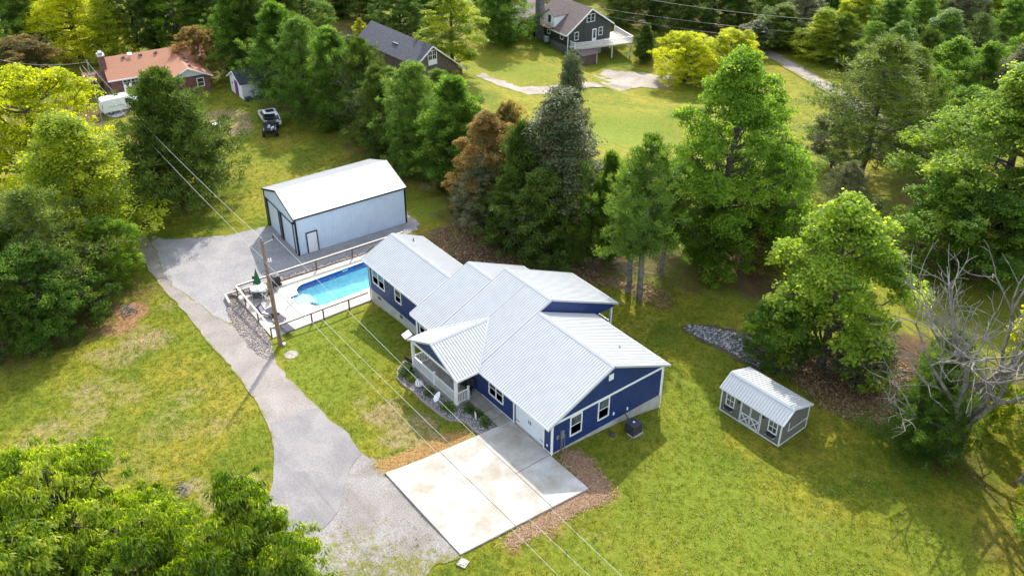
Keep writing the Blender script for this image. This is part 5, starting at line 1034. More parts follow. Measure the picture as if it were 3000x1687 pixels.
# ------------------------------------------------------------------ utility pole and wires
def wire(name, a, b, sag, r, label, group):
    a, b = Vector(a), Vector(b); n = 26; P = [a.lerp(b, i/n)-Vector((0, 0, 4*sag*(i/n)*(1-i/n))) for i in range(n+1)]
    o = MB().tube(P, r, 5).build(name, 'aluminium_wire'); setp(o, label, 'wire', group); return o
def poles():
    pb = atd(705, 868); zt = 9.6
    p = thing('utility_pole', 'brown wooden utility pole standing at the corner of the pool deck', 'utility pole', pb)
    lean = Vector((-.25, .0, 0))
    MB().tube([(0, 0, -.5), lean*.5+Vector((0, 0, zt*.5)), lean+Vector((0, 0, zt))], [.16, .14, .11], 10).build('pole', 'pole_wood', p)
    q = lean+Vector((0, 0, zt))
    MB().cyl(q, q+Vector((0, 0, .28)), .035, .05, n=8).build('insulator', 'grey_metal', p)
    MB().bar(q+Vector((.0, .05, -.35)), q+Vector((.1, .9, -.12)), .06).build('insulator_arm', 'grey_metal', p); MB().cyl(q+Vector((.1, .9, -.1)), q+Vector((.1, .9, .3)), .05, .06, n=8).build('insulator', 'black', p)
    MB().cyl(q+Vector((-.12, 0, -.2)), q+Vector((-.12, 0, .1)), .05, n=8).build('insulator', 'black', p)
    q2 = lean*.8+Vector((0, 0, zt*.8))
    for y in (.25, .42): MB().cyl(q2+Vector((.1, y, 0)), q2+Vector((.1, y, .3)), .06, .04, n=8).build('cutout', 'plastic_white', p)
    MB().bar(q2+Vector((0, 0, .05)), q2+Vector((.1, .5, .05)), .05).build('bracket', 'grey_metal', p)
    for z, yy in ((.66, .3), (.72, -.28)):
        c = lean*z+Vector((.05, yy, zt*z)); MB().tube([c+Vector((0, .22*math.cos(a), .22*math.sin(a))) for a in np.linspace(0, 2*PI, 11)], .018, 5).build('cable_loop', 'black', p)
    MB().tube([(.2, .12, -.3), lean*.4+Vector((.19, .12, zt*.4)), lean*.68+Vector((.16, .1, zt*.68))], .035, 6).build('conduit', 'grey_metal', p)
    for z in (.3, .31, .52): c = lean*z+Vector((0, -.16, zt*z)); MB().obox(c, (.06, 0, 0), (0, .05, 0), (0, 0, .12)).build('junction_box', 'black', p)
    MB().cyl((.25, .25, -.2), (.25, .25, .25), .12, n=8).build('ground_box', 'plastic_white', p)
    top = Vector(pb)+q
    ends = [at_z(1655, 1687, 7.0), at_z(1748, 1687, 7.0), at_z(1842, 1687, 7.6)]
    st = [Vector(pb)+lean*.7+Vector((0, -.15, 6.9)), Vector(pb)+lean*.8+Vector((.1, -.1, 7.9)), top+Vector((.1, .9, .3))]
    for s_, e, l in zip(st, ends, ('lowest of the three wires crossing the front lawn from the pole', 'middle of the three wires crossing the front lawn from the pole', 'topmost of the three wires crossing the front lawn, nearest the porch')):
        e = Vector(e); wire('power_line', s_, e+(e-s_)*.35, .55, .009, l, 'overhead wires from the wooden pole')
    m = Vector(at_z(255, 182, 7.5))
    for s_, l, dy in ((top+Vector((0, 0, .25)), 'upper wire running from the wooden pole to the brick house', 0), (Vector(pb)+lean*.8+Vector((0, 0, 7.9)), 'lower wire running from the wooden pole to the brick house', -.6)):
        wire('power_line', s_, m+Vector((0, dy, dy*.4)), .7, .012, l, 'overhead wires from the wooden pole')
    sm = thing('service_mast', 'thin service mast at the left end of the brick house', 'mast', (m.x, m.y, tz(m.x, m.y)))
    MB().cyl((0, 0, 0), (0, 0, m.z-tz(m.x, m.y)+.2), .06, n=6).build('mast_pole', 'grey_metal', sm)
    wire('power_line', m, at_z(-60, 160, 5), .8, .012, 'wire leaving the brick house mast past the left edge', 'overhead wires from the wooden pole')
    # far pole by the country road with its three wires
    b = atd(2062, 150); h = 0
    while proj((b.x, b.y, b.z+h))[1] > 62*1.0 and h < 20: h += .2
    fp = thing('utility_pole', 'distant dark utility pole in front of the woods by the country road', 'utility pole', b)
    MB().cyl((0, 0, -.3), (0, 0, h), .16, .11, n=8).build('pole', 'dark_bark', fp); MB().cyl((0, 0, h), (0, 0, h+.3), .05, n=6).build('insulator', 'grey_metal', fp)
    T = Vector((b.x, b.y, b.z+h))
    for i, dz in enumerate((0, -2.4, -4.2)):
        t0 = T+Vector((0, 0, dz))
        a = Vector(at_z(1480 if i else 1700, -40+i*16, T.z+dz+1.0)); c = Vector(at_z(2850-i*130, 190+i*38, T.z+dz-.5))
        wire('power_line', t0, a, .8, .016, ('topmost', 'middle', 'lowest')[i]+' wire running left from the distant pole over the yellow trees', 'wires on the distant pole'); wire('power_line', t0, c, .8, .016, ('topmost', 'middle', 'lowest')[i]+' wire running right from the distant pole toward the huge green tree', 'wires on the distant pole')
poles()

# ------------------------------------------------------------------ front garden
def garden():
    bed = [(-15.5, -1.3), (-15.2, -2.29), (-14.74, -3.01), (-13.76, -3.65), (-12.75, -3.71), (-11.62, -3.59), (-10.48, -3.67), (-9.33, -3.59), (-8.41, -3.54), (-7.59, -3.49), (-7.12, -3.27), (-6.57, -2.72), (-6.18, -2.56), (-5.47, -2.62), (-4.88, -2.61), (-4.43, -2.5), (-4.44, -1.2), (-8.02, -1.2), (-8.02, -2.2), (-14.02, -2.2), (-14.05, -.6), (-15.2, -.6)]
    drape('flower_bed', bed, 'mulch', .05, .5, .0, 21, kind='structure'); stones('bed_rocks', bed, 2100, .035, .085, 'bed_rock', .05, 6, kind='stuff')
    E_ = thing('bed_edging', 'curved row of tan edging stones round the front flower bed', 'garden edging', (0, 0, 0)); pts = bed[:16]; s = 0.; me = None
    rng = random.Random(4)
    base = MB().add([(-.115, -.08, -.12), (.115, -.08, -.12), (.115, .08, -.12), (-.115, .08, -.12), (-.10, -.07, .09), (.10, -.07, .09), (.10, .07, .09), (-.10, .07, .09)], [(3, 2, 1, 0), (4, 5, 6, 7), (0, 1, 5, 4), (1, 2, 6, 5), (2, 3, 7, 6), (3, 0, 4, 7)]).mesh('edging_stone', 'edging')
    carry = 0.
    for i in range(len(pts)-1):
        a, b = Vector(pts[i]), Vector(pts[i+1]); L_ = (b-a).length; d = carry
        while d < L_:
            q = a.lerp(b, d/L_); inst('edging_stone', base, E_, (q.x, q.y, tz(q.x, q.y)+.05+rng.uniform(-.015, .015)), (rng.uniform(-.05, .05), rng.uniform(-.05, .05), math.atan2(b.y-a.y, b.x-a.x)+rng.uniform(-.08, .08)), (1, rng.uniform(.85, 1.15), 1)); d += .245
        carry = d-L_
    cm, tm, H, R = TREE['small_shrub']
    for x, y, h, r, mt, lb in ((-13.7, -2.95, 1.1, .62, 'leaf_green', 'largest grey-green shrub at the rounded end of the flower bed'), (-12.85, -3.0, .55, .38, 'leaf_lime', 'small yellow-green shrub beside the largest bed shrub'), (-10.55, -2.9, .8, .45, 'leaf_green', 'olive shrub in the bed below the middle railing post'), (-8.2, -2.85, .75, .58, 'leaf_bright', 'spreading bright green shrub at the porch corner post'),
                               (-7.15, -1.75, .7, .42, 'leaf_green', 'dark round shrub right of the porch corner'), (-6.35, -1.55, .7, .40, 'leaf_green', 'dark shrub behind the small white garden sign'), (-5.25, -1.7, .78, .42, 'leaf_green', 'round clipped shrub nearest the concrete driveway')):
        t = thing('shrub', lb, 'shrub', (x, y, tz(x, y)+.04), rng.random()*6, 'shrubs in the front flower bed'); c = inst('foliage', cm, t, scale=(r/R, r/R, h/H)); c.material_slots[0].link = 'OBJECT'; c.material_slots[0].material = M[mt]; inst('stem', tm, t, scale=(r/R, r/R, h/H))
    z = lambda x, y: tz(x, y)+.08
    b = thing('garden_bench', 'small black bench at the far end of the flower bed', 'bench', (-14.45, -2.35, z(-14.4, -2.3)), .15)
    MB().box(-.45, .45, -.18, .18, .38, .42).build('seat', 'black', b); MB().box(-.45, .45, .16, .2, .5, .85).build('backrest', 'black', b)
    for x in (-.4, .4): MB().box(x-.03, x+.03, -.17, .19, 0, .38).build('leg', 'black', b)
    f = thing('flower_pot', 'terracotta pot of red flowers by the far porch post', 'flower pot', (-14.75, -1.6, z(-14.7, -1.6))); MB().lathe([(.14, 0), (.2, .3), (.22, .32)], n=12).build('pot', 'terracotta', f); MB().lathe([(.1, .32), (.26, .42), (.22, .58), (.08, .66)], n=10).build('flowers', 'red_flower', f)
    l = thing('striped_lantern', 'white garden globe with dark stripes in the flower bed', 'ornament', (-11.9, -2.9, z(-11.9, -2.9))); MB().lathe([(.12, 0), (.28, .12), (.34, .3), (.28, .46), (.12, .56)], n=14).build('globe', 'plastic_white', l, True)
    for i in range(5): a = i*PI/5+.2; MB().tube([(.35*math.cos(t)*math.cos(a), .35*math.cos(t)*math.sin(a), .29+.28*math.sin(t)) for t in np.linspace(.3, PI-.3, 7)], .018, 4).build('stripe', 'black', l)
    sg = thing('white_paddle_sign', 'white leaf-shaped yard ornament standing behind the edging stones', 'ornament', (-9.6, -3.15, z(-9.6, -3.15)), .1)
    n = 14; MB().prism([(.22*math.sin(2*PI*i/n)*(1-.25*math.cos(2*PI*i/n)), 0, .52+.46*math.cos(2*PI*i/n)) for i in range(n)], (0, .03, .0)).build('blade', 'plastic_white', sg); MB().cyl((0, .015, 0), (0, .015, .12), .02, n=6).build('stake', 'grey_metal', sg)
    sg.rotation_euler = (-.5, .2, .1)
    g = thing('garden_sign', 'small white upright sign among the bed rocks near the driveway', 'sign', (-6.05, -1.95, z(-6.05, -1.95)), -.3); MB().box(-.14, .14, -.015, .015, .18, .72).build('board', 'plastic_white', g); MB().cyl((0, 0, 0), (0, 0, .2), .02, n=6).build('stake', 'grey_metal', g)
    for x, rz, lb in ((-8.75, .5, 'dark porch chair against the wall nearest the walk'), (-9.3, .2, 'second dark porch chair, nearer the front door')):
        c = thing('porch_chair', lb, 'chair', (x, -.55, -.05), rz, 'chairs on the front porch'); MB().box(-.27, .27, -.25, .25, .4, .45).build('seat', 'black', c); MB().obox((0, .26, .75), (.27, 0, 0), (0, .02, 0), (0, .06, .32)).build('backrest', 'black', c)
        for sx in (-.24, .24):
            for sy in (-.22, .22): MB().box(sx-.025, sx+.025, sy-.025, sy+.025, 0, .4).build('leg', 'black', c)
    d = thing('satellite_dish', 'flat white rectangular internet dish on the left porch eave', 'antenna', (-14.05, -2.3, 2.55)); MB().cyl((0, .1, -.05), (-.1, 0, .22), .025, n=8).build('mast', 'grey_metal', d); MB().obox((-.12, -.05, .28), (.26, 0, -.06), (.03, .30, .12), (.02, -.03, .05)).build('panel', 'plastic_white', d)
    ac = thing('air_conditioner', 'dark blue-grey air conditioning unit on a pad by the gable wall', 'air conditioner', (1.27, 6.42, tz(1.3, 6.4)+.02), .05)
    MB().box(-.52, .52, -.52, .52, -.12, .03).build('pad', 'concrete_deck', ac); MB().box(-.40, .40, -.40, .40, .03, .84).build('body', 'ac_grey', ac)
    for x in (-.4, .4):
        for y in (-.4, .4): MB().box(x-.03, x+.03, y-.03, y+.03, .03, .86).build('corner_post', 'charcoal', ac)
    gr = MB()
    for i in range(11): zz = .1+i*.065; gr.box(-.405, -.401, -.36, .36, zz, zz+.03); gr.box(.401, .409, -.36, .36, zz, zz+.03); gr.box(-.36, .36, -.409, -.401, zz, zz+.03)
    gr.build('louvre', 'charcoal', ac, kind='stuff')
    MB().box(-.43, .43, -.43, .43, .84, .90).build('top_cover', 'charcoal', ac); MB().lathe([(.33, .902), (.33, .915), (.05, .93), (.0, .93)], n=20).build('fan_grille', 'ac_grey', ac); MB().lathe([(.09, .93), (.07, .96)], n=12).build('fan_cap', 'plastic_white', ac)
    MB().tube([(-.4, .2, .5), (-.8, .3, .55), (-1.2, .35, .75)], .04, 6).build('pipe', 'black', ac)
    r = thing('round_drain_cover', 'dark round cover on the bare soil by the gable wall', 'cover', (.75, 4.9, tz(.75, 4.9))); MB().lathe([(.22, 0), (.22, .12), (.12, .17)], n=12).build('cap', 'charcoal', r)
    p = atd(1165, 1417); c = thing('septic_lid', 'pale square concrete lid in the grass below the driveway', 'lid', p, .4); MB().box(-.3, .3, -.3, .3, -.1, .09).build('frame', 'rubble', c); MB().box(-.17, .17, -.15, .15, .09, .13).build('cap', 'grey_metal', c)
    p = atd(587, 1226); c = thing('utility_box', 'small white utility box on a pad in the left lawn', 'utility box', p, .7); MB().box(-.16, .16, -.16, .16, .04, .28).build('body', 'plastic_white', c); MB().box(-.3, .3, -.55, .25, -.05, .05).build('pad', 'concrete_deck', c)
    p = atd(733, 893); c = thing('round_pad', 'round pale lid in the grass beside the utility pole', 'lid', p); MB().lathe([(.55, -.05), (.55, .05), (.48, .065)], n=20).build('cap', 'rubble', c)
    for u, v, n, lb, nm in ((325, 783, 26, 'pile of broken branches on the red dirt by the lane', 'branch_pile'), (462, 1226, 16, 'heap of grey sticks beside the near hickory crowns', 'stick_heap')):
        p = atd(u, v); c = thing(nm, lb, 'branch pile', p); m_ = MB()
        for _ in range(n): a = rng.random()*6; l_ = rng.uniform(.4, 1.0); cx, cy, cz = rng.gauss(0, .45), rng.gauss(0, .3), rng.uniform(.03, .3); m_.cyl((cx-math.cos(a)*l_/2, cy-math.sin(a)*l_/2, cz), (cx+math.cos(a)*l_/2, cy+math.sin(a)*l_/2, cz+rng.uniform(-.1, .15)), .04, .02, n=5)
        m_.build('sticks', 'pale_bark', c, kind='stuff')
    p = atd(541, 318); c = thing('fire_pit', 'dark round fire pit with a pale lid on the bare patch', 'fire pit', p); MB().lathe([(.55, 0), (.6, .35), (.5, .35), (.45, .1)], n=16).build('ring', 'charcoal', c); MB().obox((.05, .05, .33), (.3, .1, 0), (-.1, .25, 0), (0, 0, .02)).build('lid', 'plastic_white', c)
    p = atd(1051, 440); c = thing('bird_bath', 'small white bird bath under the cedar beside the barn', 'bird bath', p); MB().lathe([(.16, 0), (.08, .1), (.07, .6), (.3, .72), (.32, .78), (.2, .76)], n=14).build('basin', 'plastic_white', c)
garden()
flakes('straw_strip', px_poly([(940,1165),(1000,1150),(1080,1115),(1160,1085),(1195,1095),(1130,1140),(1070,1170),(1010,1185),(960,1188)], KD), 5200, .34, .035, 'straw', .03, .25, 31, kind='stuff')
flakes('brown_straw', px_poly([(1400,1140),(1450,1130),(1510,1190),(1540,1235),(1530,1260),(1440,1290),(1350,1345),(1280,1375),(1260,1360),(1380,1290),(1475,1230)], KD), 5600, .34, .035, 'straw_brown', .03, .25, 32, kind='stuff')
flakes('fallen_leaves', px_poly([(1640,980),(1800,850),(2200,880),(2500,1000),(2576,1449),(1300,1449),(1500,1260)], KD), 700, .15, .11, 'lawn_leaves', .04, .3, 33, kind='stuff')
flakes('leaf_litter', px_poly([(1820,880),(1900,900),(2080,940),(2250,880),(2330,1000),(2230,1080),(2080,1040),(2000,960)], KD), 5000, .22, .15, 'leaf_litter', .03, .3, 34, kind='stuff')
flakes('woodland_litter', px_poly([(1060,590),(1150,560),(1180,540),(1300,600),(1500,690),(1700,740),(1680,790),(1540,720),(1400,690),(1250,665),(1160,660)], KD), 6000, .22, .15, 'leaf_litter', .03, .3, 35, kind='stuff')
drape('rock_bed_soil', px_poly([(1700,820),(1770,812),(1860,832),(1970,872),(2035,930),(1960,945),(1880,922),(1780,868)], KD), 'soil', .03, .6, .15, 37, kind='structure')
rb = px_poly([(1708,822),(1760,818),(1850,838),(1960,880),(2020,930),(1960,935),(1880,915),(1790,862)], KD)
stones('rock_bed', rb, 2000, .06, .15, 'riprap', .02, 36, kind='stuff')

# ------------------------------------------------------------------ dead tree and snags
def dead_tree(name, label, base, H, seed, bark, lean, spread, n_main, r0, depth=5, cat='tree'):
    rng = np.random.default_rng(seed); segs = []
    def grow(p, d, L_, r, k):
        n = 3; q = p
        for i in range(n):
            d = d+rng.normal(0, .13, 3); d /= np.linalg.norm(d); e = q+d*L_/n; segs.append((q, e, r*(1-i*.16), r*(1-(i+1)*.16))); q = e
            if k > 1 and rng.random() < .75:
                s = d+rng.normal(0, .55, 3); s[2] = s[2]*.7+.32; s /= np.linalg.norm(s); grow(q, s, L_*rng.uniform(.45, .72), r*.48, k-1)
        if k > 0:
            for _ in range(2):
                s = d+rng.normal(0, .5, 3); s /= np.linalg.norm(s); grow(q, s, L_*rng.uniform(.55, .75), r*.52, k-1)
    t = thing(name, label, cat, base)
    for i in range(n_main):
        a = 2*PI*i/n_main+seed; d = np.array(lean)+np.array([math.cos(a), math.sin(a), 0])*spread*(i > 0); d /= np.linalg.norm(d); grow(np.array([.25*math.cos(a), .25*math.sin(a), -.3]), d, H*.42*rng.uniform(.85, 1.1), r0*rng.uniform(.75, 1), depth-1)
    V = tubes_mesh('branches', [s for s in segs if s[2] < r0*.3], bark, 4); inst('branches', V, t); inst('trunk', tubes_mesh('trunk', [s for s in segs if s[2] >= r0*.3], bark, 7), t)
    return t
dead_tree('dead_tree', 'bare grey dead tree with tangled branches on the right', atd(2388, 1140), 17.0, 3, 'pale_bark', (.15, .22, 1), .13, 5, .36, 5)
dead_tree('dead_snag', 'bare pale branches sticking out of the evergreens below the grey roof', atd(940, 360), 11, 5, 'pale_bark', (.0, .0, 1), .2, 2, .13, 5)
dead_tree('dead_branch', 'bare branches fallen at the foot of the rusty snag', atd(1852, 705), 3.2, 8, 'pale_bark', (-.6, -.5, .5), .5, 3, .07, 4, 'branch')
p = atd(1893, 700); sn = thing('vine_snag', 'dead trunk wrapped in rust-brown vine leaves behind the bright leafy tree', 'tree', p)
rng_ = np.random.default_rng(5); tz_ = np.linspace(.2, 8.6, 60); Tp = np.stack([rng_.normal(0, .32, 60)+.0*tz_, rng_.normal(0, .32, 60)+.12*tz_, tz_], -1)
inst('vine_leaves', crown_mesh('vine_leaves', [leaves(Tp, np.full(60, .42), 60, .26, .18, 'droop', rng_, 1.0)], 'leaf_dead'), sn); MB().tube([(0, 0, -.3), (0, .5, 4.5), (0, 1.05, 8.8)], [.16, .13, .05], 7).build('trunk', 'bark', sn)
p = atd(2568, 1215); lt = thing('leaning_trunk', 'leaning bare trunk cut by the right edge', 'tree', p); MB().tube([(0, 0, -.2), (.1, .35, 1.2), (.25, 1.2, 3.2), (.4, 2.0, 6.0)], [.32, .22, .18, .14], 9).build('trunk', 'pale_bark', lt)

# ------------------------------------------------------------------ brick ranch house, white shed, vehicles
def brick_material():
    m = bpy.data.materials.new('brick_wall'); m.use_nodes = True; nt = m.node_tree; b = nt.nodes['Principled BSDF']; b.inputs['Roughness'].default_value = .85; L = nt.links.new
    tc = NN(nt, 'ShaderNodeTexCoord'); mp = NN(nt, 'ShaderNodeSeparateXYZ'); ad = NN(nt, 'ShaderNodeMath', operation='ADD'); cb = NN(nt, 'ShaderNodeCombineXYZ'); L(tc.outputs['Object'], mp.inputs[0]); L(mp.outputs[0], ad.inputs[0]); L(mp.outputs[1], ad.inputs[1]); L(ad.outputs[0], cb.inputs[0]); L(mp.outputs[2], cb.inputs[1])
    bt = NN(nt, 'ShaderNodeTexBrick'); bt.inputs['Scale'].default_value = 1; bt.inputs['Brick Width'].default_value = .42; bt.inputs['Row Height'].default_value = .15; bt.inputs['Mortar Size'].default_value = .012
    bt.inputs['Color1'].default_value = (.20, .062, .040, 1); bt.inputs['Color2'].default_value = (.085, .035, .030, 1); bt.inputs['Mortar'].default_value = (.22, .17, .15, 1); L(cb.outputs[0], bt.inputs['Vector']); L(bt.outputs['Color'], b.inputs['Base Color']); M['brick_wall'] = m
brick_material()
def ranch():
    g = thing('brick_house', 'low brick ranch house with orange shingle roof at the upper left', 'house', (-89.4, -.7, -2.2), math.radians(81)); h, S = 2.5, .46
    MB().box(0, 12.3, 0, 7.4, 0, h).build('wall', 'brick_wall', g); MB().box(6.4, 11.7, -4.3, 0, 0, h).build('wall', 'brick_wall', g)
    zr = h+S*3.7; ov = .45; ze = h-S*ov
    def roof(poly, nm='roof'): MB().prism(poly, (0, 0, -.12)).build(nm, 'orange_shingle', g)
    roof([(-ov, -ov, ze), (6.4-ov, -ov, ze), (9.05, 3.7-.9, zr-.4), (9.05, 3.7, zr), (-ov, 3.7, zr)]); roof([(12.3+ov, 3.7, zr), (9.05, 3.7, zr), (9.05, 2.8, zr-.4), (11.7+ov, -ov, ze), (12.3+ov, -ov, ze)])
    roof([(-ov, 3.7, zr), (12.3+ov, 3.7, zr), (12.3+ov, 7.4+ov, ze), (-ov, 7.4+ov, ze)])
    zw = h+S*2.65
    roof([(6.4-ov, -4.75, ze), (9.05, -4.75, zw), (9.05, 3.4, zw+.02), (6.4-ov, -ov+.4, ze)], 'wing_roof'); roof([(11.7+ov, -4.75, ze), (11.7+ov, .3, ze), (9.05, 3.4, zw+.02), (9.05, -4.75, zw)], 'wing_roof')
    MB().prism([(6.4, -4.33, h), (11.7, -4.33, h), (9.05, -4.33, zw-.1)], (0, .1, 0)).build('gable', 'pale_siding', g); MB().box(6.35, 11.75, -4.36, -4.3, h-.12, h+.02).build('gable_band', 'charcoal', g)
    for x in (0, 12.2): MB().prism([(x, 0, h), (x, 7.4, h), (x, 3.7, zr-.1)], (.1, 0, 0)).build('gable', 'brick_wall', g)
    MB().bar((6.4-ov, -4.78, ze), (9.05, -4.78, zw), .06, .16).build('rake_trim', 'white_trim', g); MB().bar((11.7+ov, -4.78, ze), (9.05, -4.78, zw), .06, .16).build('rake_trim', 'white_trim', g); MB().bar((-ov, -ov-.03, ze-.05), (6.4-ov, -ov-.03, ze-.05), .05, .16).build('gutter', 'white_trim', g)
    window(g, (1.35, 0, .95), (1, 0, 0), (0, 0, 1), 2.1, 1.35, (0, -1, 0), 'double', bars=(1, 1)); window(g, (10.0, -4.3, .95), (1, 0, 0), (0, 0, 1), .95, 1.2, (0, -1, 0)); window(g, (.0, 4.9, .8), (0, -1, 0), (0, 0, 1), 1.6, 1.5, (-1, 0, 0), 'double')
    c = MB().box(-.75, .0, 1.6, 3.0, 0, 5.0).build('chimney', 'brick_wall', g); MB().box(-.82, .07, 1.53, 3.07, 5.0, 5.12).build('chimney_cap', 'concrete_deck', c); MB().box(-.6, -.15, 1.8, 2.8, 5.12, 5.45).build('flue_cover', 'grey_metal', c)
    for x, y, in ((2.4, 3.1), (4.6, 3.1), (6.6, 3.1), (10.6, 3.1)): z = zr-S*.6; MB().box(x-.18, x+.18, y-.18, y+.18, z-.05, z+.22).build('roof_vent', 'brown_shingle', g)
    for y in (-3.0, -1.4, .3): MB().box(9.5, 9.8, y-.16, y+.16, zw-.3, zw-.02).build('roof_vent', 'brown_shingle', g)
    MB().obox((3.3, 3.2, zr+.1), (.28, 0, 0), (0, .22, .1), (0, -.02, .03)).build('dish', 'plastic_white', g)
    d = MB().box(-3.0, 0, 2.4, 6.6, 1.5, 1.65).build('side_deck', 'deck_wood', g)
    for x, y in ((-2.9, 2.5), (-2.9, 6.5), (-1.4, 2.5)): MB().box(x-.07, x+.07, y-.07, y+.07, 0, 2.5).build('deck_post', 'deck_wood', d)
    MB().bar((-2.9, 2.45, 2.45), (-.1, 2.45, 2.45), .1).bar((-2.95, 2.5, 2.45), (-2.95, 6.5, 2.45), .1).build('deck_rail', 'deck_wood', d)
    for i in range(6): MB().box(-3.3-i*.3, -3.0-i*.3, 3.0, 4.2, 1.5-(i+1)*.24, 1.56-(i+1)*.24).build('stair_tread', 'deck_wood', d)
    b = thing('grill', 'dark grill and bins against the brick house wall under the window', 'grill', (-88.5, 2.6, -2.2), math.radians(81)); MB().box(-.9, .6, -.35, .15, .0, 1.0).build('cabinet', 'ac_grey', b); MB().obox((-.1, -.1, 1.1), (.6, 0, 0), (0, .25, 0), (0, 0, .12)).build('hood', 'black', b)
    for i, lb in enumerate(('white upright tank by the brick house corner, nearer the chimney', 'white upright tank by the brick house corner, nearer the window')): p = Vector((-89.35+.62+i*.08, .75+i*.62, -2.2)); o = thing('propane_tank', lb, 'tank', p, 0, 'upright tanks at the brick house'); MB().lathe([(.2, 0), (.22, .1), (.22, 1.35), (.12, 1.5)], n=12).build('cylinder', 'plastic_white', o); MB().lathe([(.1, 1.5), (.1, 1.62)], n=8).build('valve_guard', 'plastic_white', o)
ranch()
def white_shed():
    g = thing('white_shed', 'small white outbuilding with dark roof and magenta door', 'shed', (-78.0, 12.3, -2.2), math.radians(88)); L_, D, h, hr = 5.0, 4.1, 2.25, 3.3
    MB().box(0, L_, 0, D, 0, h).build('wall', 'white_trim', g)
    for x in (0, L_-.08): MB().prism([(x, 0, h), (x, D, h), (x, D/2, hr-.08)], (.08, 0, 0)).build('gable', 'white_trim', g)
    S = (hr-h)/(D/2)
    for a, b in ((-.3, D/2), (D+.3, D/2)): z = h-S*.3; MB().prism([(-.3, a, z), (L_+.3, a, z), (L_+.3, b, hr), (-.3, b, hr)], (0, 0, .08)).build('roof', 'dark_shingle', g)
    d = MB().box(-.05, .0, 1.4, 2.4, .05, 2.05).build('door', 'magenta', g); MB().cyl((-.1, 1.5, 1), (-.05, 1.5, 1), .03).build('handle', 'black', d)
    MB().bar((-.32, -.3, h-.28), (-.32, D/2, hr), .04, .14).bar((-.32, D+.3, h-.28), (-.32, D/2, hr), .04, .14).build('rake_trim', 'white_trim', g); MB().box(-.03, .0, 3.2, 3.5, 1.2, 1.5).build('wall_vent', 'charcoal', g)
    rng = random.Random(3)
    c = thing('yard_clutter', 'dark heap of garden gear along the white shed wall', 'clutter', (-77.3, 14.3, -2.2)); m_ = MB()
    for i in range(16): x, y = rng.uniform(-.3, .5), rng.uniform(-1.7, 2.0); s = rng.uniform(.12, .35); m_.obox((x, y, s*.7), (s, 0, 0), (0, s*1.2, 0), (0, 0, s*.7))
    m_.build('gear', 'charcoal', c, kind='stuff'); MB().cyl((.1, -.8, 0), (-.2, -.9, 1.7), .025, n=5).build('tool_handle', 'black', c); MB().lathe([(.28, 0), (.3, .6), (.32, .62)], (0, 1.9, 0), 10).build('bucket', 'black', c)
white_shed()
def car_shell(mb, prof, w, taper=.82, zt=1.0):
    """loft of side profile (x, z): lower points at full half-width, points above zt drawn in"""
    n = len(prof); hw = lambda z: w/2*(1 if z <= zt else taper+(1-taper)*max(0, 1-(z-zt)/.7))
    vs = [(x, s*hw(z), z) for s in (-1, 1) for x, z in prof]; mb.add(vs, [tuple(range(n-1, -1, -1)), tuple(range(n, 2*n))]+[(i, (i+1) % n, n+(i+1) % n, n+i) for i in range(n)]); return mb
def wheels(par, xs, y, r):
    for x in xs:
        for s in (-1, 1):
            w = MB().cyl((x, s*(y-.2), r), (x, s*(y+.02), r), r, n=14).build('wheel', 'tyre', par); MB().cyl((x, s*(y+.02), r), (x, s*(y+.03), r), r*.6, n=10).build('rim', 'grey_metal', w)
def bevel(o, wd=.06, seg=2):
    bm = bmesh.new(); bm.from_mesh(o.data); bmesh.ops.bevel(bm, geom=bm.edges[:], offset=wd, segments=seg, affect='EDGES', clamp_overlap=True); bm.to_mesh(o.data); bm.free(); return o
